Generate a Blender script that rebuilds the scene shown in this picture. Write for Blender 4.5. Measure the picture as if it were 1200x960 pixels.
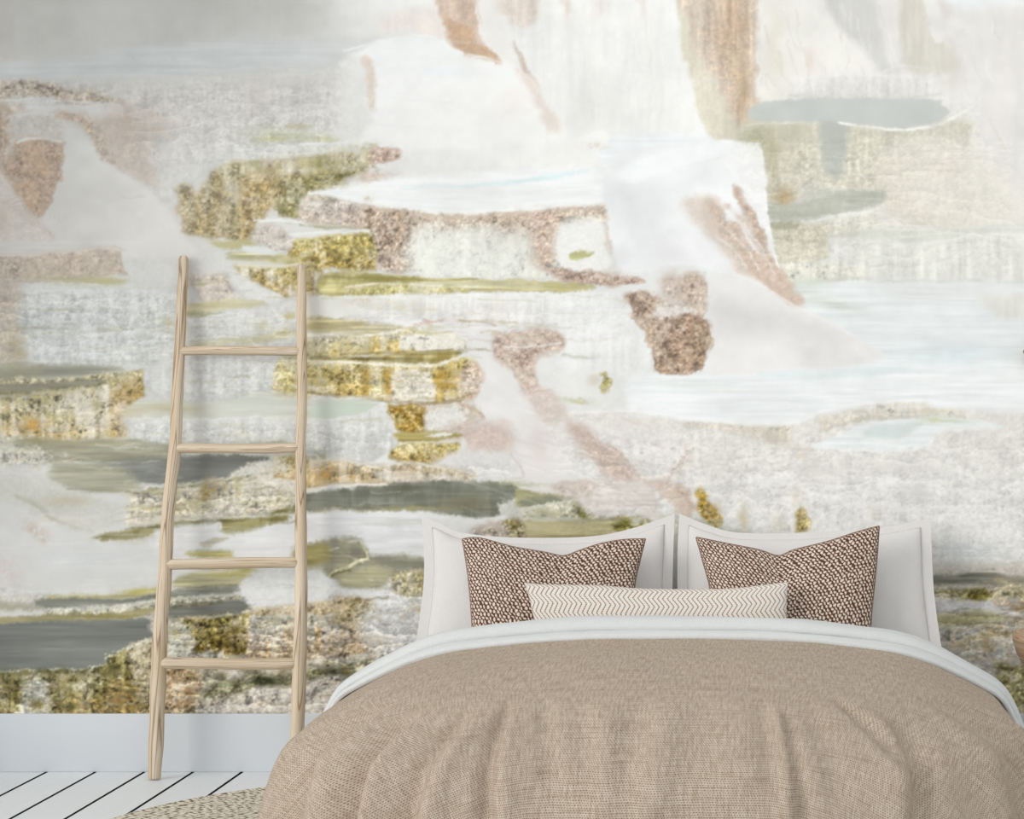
import bpy, bmesh, math, random
import numpy as np
from mathutils import Vector, Matrix

scene = bpy.context.scene
for o in list(bpy.data.objects): bpy.data.objects.remove(o, do_unlink=True)
random.seed(4)
R = math.radians

# ------------------------------------------------------------------ camera (lens shifted: the vanishing point of the boards is at 900, 472)
FPX, CY, CH = 2310.0, -7.0, 1.309
PX, PY = 900.0, 472.0
cam_d = bpy.data.cameras.new('camera'); cam = bpy.data.objects.new('camera', cam_d); scene.collection.objects.link(cam)
cam.location = (0, CY, CH); cam.rotation_euler = (R(90), 0, 0)
cam_d.sensor_width = 36; cam_d.lens = FPX*36/1200; cam_d.shift_x = (600 - PX)/1200; cam_d.shift_y = -(480 - PY)/1200
scene.camera = cam

# ------------------------------------------------------------------ light: soft even daylight, weak low sun through the side window
world = bpy.data.worlds.new('daylight'); scene.world = world; world.use_nodes = True
bg = world.node_tree.nodes['Background']; bg.inputs[0].default_value = (.955, .98, 1.0, 1); bg.inputs[1].default_value = .93
sun_d = bpy.data.lights.new('sun', 'SUN'); sun_d.energy = 1.35; sun_d.angle = R(28); sun_d.color = (1.0, .97, .93)
sun = bpy.data.objects.new('sun', sun_d); scene.collection.objects.link(sun)
SUN = Vector((.72, .66, -.24)).normalized()
sun.rotation_euler = SUN.to_track_quat('-Z', 'Y').to_euler(); sun.location = (-8, -8, 6)
vs = scene.view_settings; vs.view_transform = 'Standard'; vs.look = 'None'; vs.gamma = 1; vs.use_curve_mapping = False; vs.exposure = 0.07

def at(x, y, Y):                      # photo pixel -> point on the upright plane at room depth Y
    d = Y - CY
    return Vector(((x - PX)*d/FPX, Y, CH - (y - PY)*d/FPX))
def lin(c):
    c = np.asarray(c, float)/255.0
    return np.where(c <= .04045, c/12.92, ((c + .055)/1.055)**2.4)
def rgb(*c): return tuple(float(v) for v in lin(c)) + (1.0,)

# ------------------------------------------------------------------ helpers
def link(o, parent=None):
    scene.collection.objects.link(o); o.parent = parent; return o
def mesh(name, V, F, mat, parent=None, smooth=True, uv=None):
    me = bpy.data.meshes.new(name); me.from_pydata([tuple(v) for v in V], [], F); me.update()
    if uv is not None:
        l = me.uv_layers.new(name='UVMap'); idx = np.empty(len(me.loops), np.int32); me.loops.foreach_get('vertex_index', idx)
        l.data.foreach_set('uv', np.asarray(uv, np.float32)[idx].ravel())
    if smooth: me.polygons.foreach_set('use_smooth', [True]*len(me.polygons))
    me.materials.append(mat)
    return link(bpy.data.objects.new(name, me), parent)
def empty(name, loc=(0, 0, 0)):
    o = bpy.data.objects.new(name, None); o.location = loc; o.empty_display_size = .1; return link(o)
def tag(o, label=None, cat=None, group=None, kind=None):
    if label: o['label'] = label
    if cat: o['category'] = cat
    if group: o['group'] = group
    if kind: o['kind'] = kind
    return o
def box(name, a, b, mat, parent=None, bevel=.0):
    bm = bmesh.new(); bmesh.ops.create_cube(bm, size=1)
    for v in bm.verts: v.co = Vector([(a[i] + b[i])/2 + v.co[i]*(b[i] - a[i]) for i in range(3)])
    if bevel: bmesh.ops.bevel(bm, geom=bm.edges[:], offset=bevel, segments=2, affect='EDGES', profile=.5)
    me = bpy.data.meshes.new(name); bm.to_mesh(me); bm.free(); me.materials.append(mat)
    return link(bpy.data.objects.new(name, me), parent)
def tube(path, rad, n=14, cap=True):  # path of Vectors, radii list -> V, F, UV (u round, v along, in metres)
    V, F, UV = [], [], []; L = 0; m = len(path)
    for i, p in enumerate(path):
        t = (path[min(i+1, m-1)] - path[max(i-1, 0)]).normalized()
        a = Vector((0, 1, 0)) if abs(t.y) < .8 else Vector((1, 0, 0))
        e1 = t.cross(a).normalized(); e2 = t.cross(e1)
        if i: L += (p - path[i-1]).length
        for k in range(n):
            w = 2*math.pi*k/n; V.append(p + (e1*math.cos(w) + e2*math.sin(w))*rad[i]); UV.append((abs(k - n/2)/n*2*math.pi*rad[0], L))
    for i in range(m - 1):
        for k in range(n): F.append((i*n + k, i*n + (k+1) % n, (i+1)*n + (k+1) % n, (i+1)*n + k))
    if cap:
        F.append(tuple(range(n))[::-1]); F.append(tuple((m-1)*n + k for k in range(n)))
    return V, F, UV
def spline(pts, sub=6):
    p = [Vector(q) for q in pts]; out = []
    for i in range(len(p) - 1):
        a, b, c, d = p[max(i-1, 0)], p[i], p[i+1], p[min(i+2, len(p)-1)]
        for k in range(sub):
            t = k/sub; out.append(.5*((2*b) + (c - a)*t + (2*a - 5*b + 4*c - d)*t*t + (3*b - a - 3*c + d)*t**3))
    out.append(p[-1]); return out
def interp(x, xs, ys): return float(np.interp(x, xs, ys))

# ------------------------------------------------------------------ materials
class NT:
    def __init__(s, name, rough=.8, spec=.3):
        s.m = bpy.data.materials.new(name); s.m.use_nodes = True; s.t = s.m.node_tree; s.b = s.t.nodes['Principled BSDF']
        s.b.inputs['Roughness'].default_value = rough; s.b.inputs['Specular IOR Level'].default_value = spec
    def n(s, k, **kw):
        q = s.t.nodes.new(k)
        for a, v in kw.items(): setattr(q, a, v)
        return q
    def put(s, i, v):
        if isinstance(v, bpy.types.NodeSocket): s.t.links.new(v, i)
        else: i.default_value = v
    def mth(s, op, a, b=0.0, c=0.0):
        q = s.n('ShaderNodeMath', operation=op)
        for i, v in enumerate((a, b, c)): s.put(q.inputs[i], v)
        return q.outputs[0]
    def mix(s, f, a, b, mode='MIX'):
        q = s.n('ShaderNodeMix', data_type='RGBA', blend_type=mode); s.put(q.inputs[0], f); s.put(q.inputs[6], a); s.put(q.inputs[7], b); return q.outputs[2]
    def noise(s, vec, scale, detail=2, rough=.5, dist=0):
        q = s.n('ShaderNodeTexNoise'); s.put(q.inputs['Vector'], vec); q.inputs['Scale'].default_value = scale; q.inputs['Detail'].default_value = detail; q.inputs['Roughness'].default_value = rough; q.inputs['Distortion'].default_value = dist
        return q.outputs['Fac']
    def mapv(s, vec, scale=(1, 1, 1), rot=(0, 0, 0)):
        q = s.n('ShaderNodeMapping'); s.put(q.inputs['Vector'], vec); q.inputs['Scale'].default_value = scale; q.inputs['Rotation'].default_value = rot; return q.outputs[0]
    def ramp(s, f, stops):
        q = s.n('ShaderNodeValToRGB'); s.put(q.inputs[0], f); e = q.color_ramp.elements
        while len(e) < len(stops): e.new(.5)
        for x, (p, c) in zip(e, stops): x.position = p; x.color = c
        return q.outputs[0]
    def coord(s, k='Object'): return s.n('ShaderNodeTexCoord').outputs[k]
    def sep(s, v): q = s.n('ShaderNodeSeparateXYZ'); s.put(q.inputs[0], v); return q.outputs
    def bump(s, h, strength=.3, dist=.002):
        q = s.n('ShaderNodeBump'); s.put(q.inputs['Height'], h); q.inputs['Strength'].default_value = strength; q.inputs['Distance'].default_value = dist; s.t.links.new(q.outputs[0], s.b.inputs['Normal'])
    def col(s, c): s.put(s.b.inputs['Base Color'], c)

def m_paint(name, c, rough=.6, amt=.02):
    t = NT(name, rough); n = t.noise(t.coord(), 6, 3)
    d = tuple(v*(1 - 2.2*amt) for v in c[:3]) + (1,)
    t.col(t.mix(n, d, c)); t.bump(t.noise(t.coord(), 180, 2), .06, .001); return t.m
M = {}
M['white_wall'] = m_paint('white_wall_paint', rgb(226, 227, 228))
M['skirting'] = m_paint('skirting_paint', rgb(212, 216, 220), .45, .01)
def m_board():
    t = NT('white_painted_boards', .42, .4); oi = t.n('ShaderNodeObjectInfo').outputs['Random']
    g = t.noise(t.mapv(t.coord(), (26, 1.4, 26)), 3, 4, .6, .4)
    a = t.mix(g, rgb(229, 232, 234), rgb(242, 244, 245)); a = t.mix(t.mth('MULTIPLY', oi, .35), a, rgb(222, 226, 229))
    t.col(a); t.bump(g, .08, .002); return t.m
M['board'] = m_board()
M['gap'] = m_paint('dark_board_gap', rgb(38, 36, 36), .9)
def m_wood(name, light, mid, dark, sc=1.0):
    t = NT(name, .62, .3); uv = t.coord('UV'); oi = t.n('ShaderNodeObjectInfo').outputs['Random']
    off = t.n('ShaderNodeCombineXYZ'); t.put(off.inputs[0], t.mth('MULTIPLY', oi, 7.0)); t.put(off.inputs[1], t.mth('MULTIPLY', oi, 13.0))
    ad = t.n('ShaderNodeVectorMath', operation='ADD'); t.put(ad.inputs[0], uv); t.put(ad.inputs[1], off.outputs[0]); v = ad.outputs[0]
    g = t.noise(t.mapv(v, (46*sc, 1.0*sc, 1)), 2.0, 3, .55, .5)          # broad bands
    f = t.noise(t.mapv(v, (260*sc, 8*sc, 1)), 2.0, 2, .5)                  # fibres
    rings = t.mth('PINGPONG', t.mth('MULTIPLY', t.noise(t.mapv(v, (34*sc, .42*sc, 1)), 2.0, 2, .5, .2), 11.0), .5)
    line = t.ramp(rings, [(0.0, (1, 1, 1, 1)), (.16, (0, 0, 0, 1))])
    a = t.mix(t.ramp(g, [(.3, (0, 0, 0, 1)), (.7, (1, 1, 1, 1))]), light, mid)
    a = t.mix(t.mth('MULTIPLY', f, .35), a, mid); a = t.mix(t.mth('MULTIPLY', line, .75), a, dark)
    t.col(a); t.bump(t.mth('ADD', f, t.mth('MULTIPLY', line, -.8)), .18, .002); return t.m
M['ladder_wood'] = m_wood('peeled_branch_wood', rgb(226, 214, 195), rgb(198, 176, 145), rgb(124, 90, 58))
M['stool_wood'] = m_wood('stool_wood', rgb(196, 170, 142), rgb(164, 132, 104), rgb(96, 70, 52), .7)
def m_linen(name, light, dark, sc=1.0, bump=.15):
    t = NT(name, .9, .15); uv = t.coord('UV')
    a = t.noise(t.mapv(uv, (500*sc, 30*sc, 1)), 1, 2); b = t.noise(t.mapv(uv, (30*sc, 500*sc, 1)), 1, 2)
    k = t.mth('MULTIPLY', t.mth('ADD', a, b), .5)
    t.col(t.mix(t.ramp(k, [(.3, (0, 0, 0, 1)), (.65, (1, 1, 1, 1))]), dark, light)); t.bump(k, bump, .0015); return t.m
M['linen_white'] = m_linen('white_linen', rgb(240, 240, 240), rgb(231, 231, 231))
M['sheet_white'] = m_linen('white_cotton_sheet', rgb(217, 218, 216), rgb(204, 206, 205))
M['sham_white'] = m_linen('sham_cotton', rgb(221, 218, 215), rgb(211, 208, 205), 1.2, .08)
M['stitch'] = m_paint('grey_stitching', rgb(188, 184, 181), .9)
def cell(t, u, v, pu, pv, stag):      # staggered cells: centred cell coordinates
    row = t.mth('MULTIPLY', v, 1/pv); r0 = t.mth('FLOOR', row)
    cx = t.mth('ADD', t.mth('MULTIPLY', u, 1/pu), t.mth('MULTIPLY', r0, stag))
    return t.mth('SUBTRACT', t.mth('FRACT', cx), .5), t.mth('SUBTRACT', t.mth('FRACT', row), .5)
def m_duvet():
    t = NT('woven_beige_fabric', .95, .1); uv = t.coord('UV'); s = t.sep(uv); u, v = s[0], s[1]
    wob = t.mth('MULTIPLY', t.mth('SUBTRACT', t.noise(uv, 40, 2), .5), .004)
    fx, fy = cell(t, t.mth('ADD', u, wob), t.mth('ADD', v, wob), .0070, .0063, .36)
    d = t.mth('SQRT', t.mth('ADD', t.mth('POWER', fx, 2.0), t.mth('POWER', t.mth('MULTIPLY', fy, 1.25), 2.0)))
    hole = t.ramp(d, [(.16, (1, 1, 1, 1)), (.42, (0, 0, 0, 1))])
    slu = t.noise(t.mapv(uv, (170, 16, 1)), 1, 3, .6); slv = t.noise(t.mapv(uv, (9, 170, 1)), 1, 3, .6)
    big = t.noise(uv, 9, 3)
    a = t.mix(t.ramp(slu, [(.32, (0, 0, 0, 1)), (.66, (1, 1, 1, 1))]), rgb(173, 156, 136), rgb(207, 193, 176))
    a = t.mix(t.mth('MULTIPLY', t.ramp(slv, [(.50, (0, 0, 0, 1)), (.74, (1, 1, 1, 1))]), .55), a, rgb(138, 115, 92))
    a = t.mix(t.mth('MULTIPLY', t.ramp(slv, [(.24, (1, 1, 1, 1)), (.40, (0, 0, 0, 1))]), .5), a, rgb(222, 208, 191))
    rare = t.noise(t.mapv(uv, (3, 130, 1)), 1, 1)
    a = t.mix(t.mth('MULTIPLY', t.ramp(rare, [(.72, (0, 0, 0, 1)), (.78, (1, 1, 1, 1))]), .5), a, rgb(120, 94, 72))
    hs = t.mth('MULTIPLY', hole, t.mth('MULTIPLY', t.ramp(t.noise(uv, 130, 2), [(.3, (.35, .35, .35, 1)), (.7, (1, 1, 1, 1))]), .95))
    a = t.mix(hs, a, rgb(80, 59, 41)); a = t.mix(t.mth('MULTIPLY', big, .2), a, rgb(168, 148, 126))
    t.col(a); t.bump(t.mth('ADD', t.mth('SUBTRACT', 1.0, hole), slu), .45, .0022); return t.m
M['duvet'] = m_duvet()
def m_knit():
    t = NT('brown_cream_knit', .95, .1); uv = t.coord('UV'); s = t.sep(uv); n = t.noise(uv, 60, 2)
    wob = t.mth('MULTIPLY', t.mth('SUBTRACT', n, .5), .014)
    fx, fy = cell(t, t.mth('ADD', s[0], wob), t.mth('ADD', s[1], wob), 0.0142, .0112, .5)
    q = t.mth('ADD', t.mth('MULTIPLY', fx, 1.18), t.mth('MULTIPLY', fy, .28))
    d = t.mth('SQRT', t.mth('ADD', t.mth('POWER', q, 2.0), t.mth('POWER', t.mth('MULTIPLY', fy, .78), 2.0)))
    seed = t.ramp(d, [(.27, (1, 1, 1, 1)), (.44, (0, 0, 0, 1))])
    cream = t.mix(t.noise(uv, 300, 2), rgb(240, 228, 216), rgb(206, 184, 164))
    dark = t.mix(t.noise(uv, 170, 2), rgb(60, 38, 30), rgb(112, 78, 60))
    t.col(t.mix(seed, dark, cream)); t.bump(seed, .6, .004); return t.m
M['knit'] = m_knit()
M['knit_edge'] = m_linen('brown_edge', rgb(150, 122, 104), rgb(110, 82, 66))
def m_zig():
    t = NT('zigzag_fabric', .92, .12); uv = t.coord('UV'); s = t.sep(uv)
    z = t.mth('MULTIPLY', t.mth('PINGPONG', t.mth('ADD', s[1], 10.01), .0290), .66)
    f = t.mth('FRACT', t.mth('MULTIPLY', t.mth('ADD', t.mth('ADD', s[0], z), 10.0), 1/.0155))
    d = t.mth('ABSOLUTE', t.mth('SUBTRACT', f, .5)); line = t.ramp(d, [(.09, (1, 1, 1, 1)), (.17, (0, 0, 0, 1))])
    rows = t.mth('FRACT', t.mth('MULTIPLY', s[1], 1/.0068)); dash = t.ramp(t.mth('ABSOLUTE', t.mth('SUBTRACT', rows, .5)), [(.12, (.55, .55, .55, 1)), (.35, (1, 1, 1, 1))])
    gold = t.mix(t.noise(uv, 160, 2), rgb(158, 112, 26), rgb(98, 68, 22))
    cols = t.mth('FRACT', t.mth('MULTIPLY', s[0], 1/.006)); dots = t.mth('MULTIPLY', t.ramp(rows, [(.0, (1, 1, 1, 1)), (.25, (0, 0, 0, 1))]), t.ramp(cols, [(.0, (1, 1, 1, 1)), (.4, (0, 0, 0, 1))]))
    base = t.mix(t.mth('MULTIPLY', dots, .5), rgb(222, 216, 209), rgb(176, 168, 164))
    t.col(t.mix(t.mth('MULTIPLY', line, dash), base, gold)); t.bump(t.mth('ADD', line, dots), .3, .0015); return t.m
M['zigzag'] = m_zig()
def m_rug():
    t = NT('braided_jute', .95, .1); s = t.sep(t.coord()); x, y = s[0], s[1]
    r = t.mth('SQRT', t.mth('ADD', t.mth('POWER', x, 2.0), t.mth('POWER', y, 2.0))); an = t.mth('ARCTAN2', y, x)
    wob = t.mth('MULTIPLY', t.mth('SUBTRACT', t.noise(t.coord(), 25, 2), .5), .006)
    cv = t.n('ShaderNodeCombineXYZ'); t.put(cv.inputs[0], t.mth('MULTIPLY', an, 1.05/.0135)); t.put(cv.inputs[1], t.mth('MULTIPLY', t.mth('ADD', r, wob), 1/.026))
    vo = t.n('ShaderNodeTexVoronoi', voronoi_dimensions='2D'); t.put(vo.inputs['Vector'], cv.outputs[0]); vo.inputs['Scale'].default_value = 1; vo.inputs['Randomness'].default_value = .62
    seed = t.ramp(vo.outputs['Distance'], [(.36, (1, 1, 1, 1)), (.66, (0, 0, 0, 1))])
    cream = t.mix(t.noise(t.coord(), 90, 2), rgb(244, 238, 224), rgb(220, 208, 184)); dark = t.mix(t.noise(t.coord(), 120, 2), rgb(92, 78, 58), rgb(140, 122, 94))
    t.col(t.mix(seed, dark, cream)); t.bump(seed, .8, .006); return t.m
M['jute'] = m_rug()
M['bed_base'] = m_linen('bed_base_fabric', rgb(206, 200, 192), rgb(190, 184, 176))
# ------------------------------------------------------------------ mural print (numpy painting in photo-pixel units of the wall)
MX0, MX1, MY0, MY1 = -300, 1440, -170, 838
class Print:
    def __init__(s, seed=7):
        s.rng = np.random.default_rng(seed)
        s.W, s.H = MX1 - MX0, MY1 - MY0
        s.X, s.Y = np.meshgrid(np.arange(MX0, MX1, dtype=np.float32), np.arange(MY0, MY1, dtype=np.float32))
        s.C = np.zeros((s.H, s.W, 3), np.float32)
        s.C[:] = (222, 221, 217)
        n = s.noise
        s.P = .42*n(1.8, 1.8) + .42*n(2.6, 2.4) + .40*n(4.5, 3.8) + .30*n(9, 7)          # pebbles
        s.V = .6*n(5, 45) + .5*n(13, 90) + .35*n(2.6, 16)                # vertical streaks
        s.R = .6*n(46, 2.6) + .5*n(90, 6) + .3*n(20, 1.8)                # water ripples
        s.L = .7*n(60, 40) + .5*n(25, 18)                                # clouds
        s.K = .7*n(16, 13) + .6*n(8, 7)                                  # patches
        s.DX = 1.9*n(18, 14) + 1.1*n(7, 6) + .8*n(2.6, 2.6)
        s.DY = 1.3*n(30, 14) + .8*n(9, 6) + .8*n(2.6, 2.6)
    def noise(s, cx, cy):
        gx, gy = int(s.W/cx) + 4, int(s.H/cy) + 4
        g = s.rng.standard_normal((gy, gx)).astype(np.float32)
        def ax(n, c):
            t = np.arange(n, dtype=np.float32)/c; i = t.astype(int); f = t - i
            return i, f*f*(3 - 2*f)
        ix, fx = ax(s.W, cx); iy, fy = ax(s.H, cy)
        r = g[iy]*(1 - fy)[:, None] + g[iy + 1]*fy[:, None]
        r = r[:, ix]*(1 - fx) + r[:, ix + 1]*fx
        return r/ (r.std() + 1e-6)
    def curve(s, pts, closed, sub=4):
        p = np.array(pts, np.float32)
        if sub <= 1 or len(p) < 3: return p
        n = len(p); out = []
        for i in range(n if closed else n - 1):
            if closed: a, b, c, d = p[i-1], p[i], p[(i+1) % n], p[(i+2) % n]
            else: a, b, c, d = p[max(i-1, 0)], p[i], p[i+1], p[min(i+2, n-1)]
            for k in range(sub):
                t = k/sub
                out.append(.5*((2*b) + (c - a)*t + (2*a - 5*b + 4*c - d)*t*t + (3*b - a - 3*c + d)*t**3))
        if not closed: out.append(p[-1])
        return np.array(out, np.float32)
    def box(s, x0, x1, y0, y1):
        a = max(int(x0) - MX0, 0); b = min(int(x1) + 1 - MX0, s.W); c = max(int(y0) - MY0, 0); d = min(int(y1) + 1 - MY0, s.H)
        return slice(c, max(d, c)), slice(a, max(b, a))
    def seg(s, X, Y, p, closed):
        best = np.full(X.shape, 1e9, np.float32); n = len(p)
        for i in range(n if closed else n - 1):
            a = p[i]; b = p[(i+1) % n]; ex, ey = b - a; L = ex*ex + ey*ey + 1e-6
            t = np.clip(((X - a[0])*ex + (Y - a[1])*ey)/L, 0, 1)
            best = np.minimum(best, (X - a[0] - t*ex)**2 + (Y - a[1] - t*ey)**2)
        return np.sqrt(best)
    def mask(s, pts, feather, jit, sub, rag=0):
        p = s.curve(pts, True, sub); m = feather + 14*jit + 2
        sl = s.box(p[:, 0].min() - m, p[:, 0].max() + m, p[:, 1].min() - m, p[:, 1].max() + m)
        X = s.X[sl] + jit*s.DX[sl]; Y = s.Y[sl] + jit*s.DY[sl]
        ins = np.zeros(X.shape, bool); n = len(p)
        for i in range(n):
            (xa, ya), (xb, yb) = p[i], p[(i+1) % n]
            if ya == yb: continue
            ins ^= ((ya > Y) != (yb > Y)) & (X < (xb - xa)*(Y - ya)/(yb - ya) + xa)
        d = s.seg(X, Y, p, True); sd = np.where(ins, d, -d)
        if rag: sd = sd + rag*(s.K[sl] + .7*s.P[sl])
        t = np.clip(.5 + sd/(2.6*max(feather, .3)), 0, 1)
        return sl, t*t*(3 - 2*t)
    def mix(s, sl, a, col):
        s.C[sl] += (np.asarray(col, np.float32) - s.C[sl])*a[..., None]
    def tex(s, sl, a, peb=0, st=0, rip=0, cl=0):
        m = np.zeros(a.shape, np.float32)
        if peb > .08:                                            # pale mineral crust breaking through the stain
            w = np.clip(.16 + .34*s.K[sl] + .22*s.P[sl] - .12*s.V[sl], 0, .75)*a
            s.C[sl] += (np.array((226, 220, 206), np.float32) - s.C[sl])*(w*.62)[..., None]
            w = np.clip(-.35 - .45*s.K[sl] - .3*s.P[sl], 0, .6)*a
            s.C[sl] *= (1 - .34*w)[..., None]
            peb = peb*.85
        if peb: m += peb*s.P[sl]*np.clip((250 - s.C[sl].mean(-1))/90, .28, 1.15)
        if st: m += st*s.V[sl]*np.clip((250 - s.C[sl].mean(-1))/90, .35, 1)
        if rip: m += rip*s.R[sl]
        if cl: m += cl*s.L[sl]
        s.C[sl] *= (1 + a*np.clip(m, -.6, .35))[..., None]
    def poly(s, pts, col, a=1, f=2.5, j=.6, sub=4, peb=0, st=0, rip=0, cl=0, col2=None, c2=.5, rag=None):
        rg = (1.6 if peb > .05 else 0) if rag is None else rag
        sl, m = s.mask(pts, f*(1.5 if rg > 1 else 1), j, sub, rg); m = m*a
        if m.size == 0: return
        s.mix(sl, m, col)
        if col2 is not None:                                     # second colour in patches
            s.mix(sl, m*np.clip(.5 + .9*(s.K[sl]*.7 + s.V[sl]*.5 + c2*2 - 1), 0, 1), col2)
        s.tex(sl, m, peb, st, rip, cl)
    def face(s, top, bot, ct, cb, a=1, f=1.8, j=.5, peb=.10, st=.06, rim=None, rw=2.2, under=None, uw=2.5, col2=None, c2=.45):
        T = s.curve(top, False, 4); B = s.curve(bot, False, 4)
        sl, m = s.mask(np.concatenate([T, B[::-1]]), f*1.25, j, 1, .9); m = m*a
        if m.size == 0: return
        X = s.X[sl] + j*s.DX[sl]; Y = s.Y[sl] + j*s.DY[sl]
        def yi(c):
            o = np.argsort(c[:, 0]); return np.interp(X, c[o, 0], c[o, 1])
        yt, yb = yi(T), yi(B); v = np.clip((Y - yt)/np.maximum(yb - yt, 2), 0, 1)[..., None]
        col = np.asarray(ct, np.float32)*(1 - v) + np.asarray(cb, np.float32)*v
        s.mix(sl, m, col)
        if col2 is not None:
            s.mix(sl, m*np.clip(.5 + 1.0*(s.V[sl]*.75 + s.K[sl]*.5 + c2*2 - 1), 0, 1)*.85, col2)
        s.tex(sl, m, peb, st)
        s.line(bot, uw, under if under is not None else np.asarray(cb, np.float32)*.80, (.7 if under is not None else .32)*a, f=1.8, j=j)
        if rim is None: s.line(top, 1.8, np.asarray(ct, np.float32)*.55 + 106, .5*a, j=j)
        else: s.line(top, rw, rim, .85*a, j=j)
    def line(s, pts, w, col, a=1, f=1.2, j=.5, peb=0, sub=4):
        p = s.curve(pts, False, sub); m = w + f + 14*j + 2
        sl = s.box(p[:, 0].min() - m, p[:, 0].max() + m, p[:, 1].min() - m, p[:, 1].max() + m)
        X = s.X[sl] + j*s.DX[sl]; Y = s.Y[sl] + j*s.DY[sl]
        if X.size == 0: return
        d = s.seg(X, Y, p, False)
        t = np.clip((w/2 + f - d)/(2*f), 0, 1)*a
        t = t*np.clip(.75 + .35*s.K[sl], 0, 1)
        s.mix(sl, t, col); s.tex(sl, t, peb)
    def blob(s, cx, cy, rx, ry, col, a=.6, ang=0, dots=0, peb=0, st=0, rip=0, p=2):
        R = max(rx, ry)*1.7 + 4; sl = s.box(cx - R, cx + R, cy - R, cy + R)
        X, Y = s.X[sl] - cx + .7*s.DX[sl], s.Y[sl] - cy + .7*s.DY[sl]
        if X.size == 0: return
        c, n = math.cos(ang), math.sin(ang); U = (X*c + Y*n)/rx; V = (-X*n + Y*c)/ry
        m = np.exp(-(U*U + V*V)**(p/2)*1.2)*a
        if dots: m = m*np.clip(.55 + dots*s.P[sl], 0, 1)
        s.mix(sl, np.clip(m, 0, 1), col); s.tex(sl, np.clip(m, 0, 1), peb, st, rip)

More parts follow.
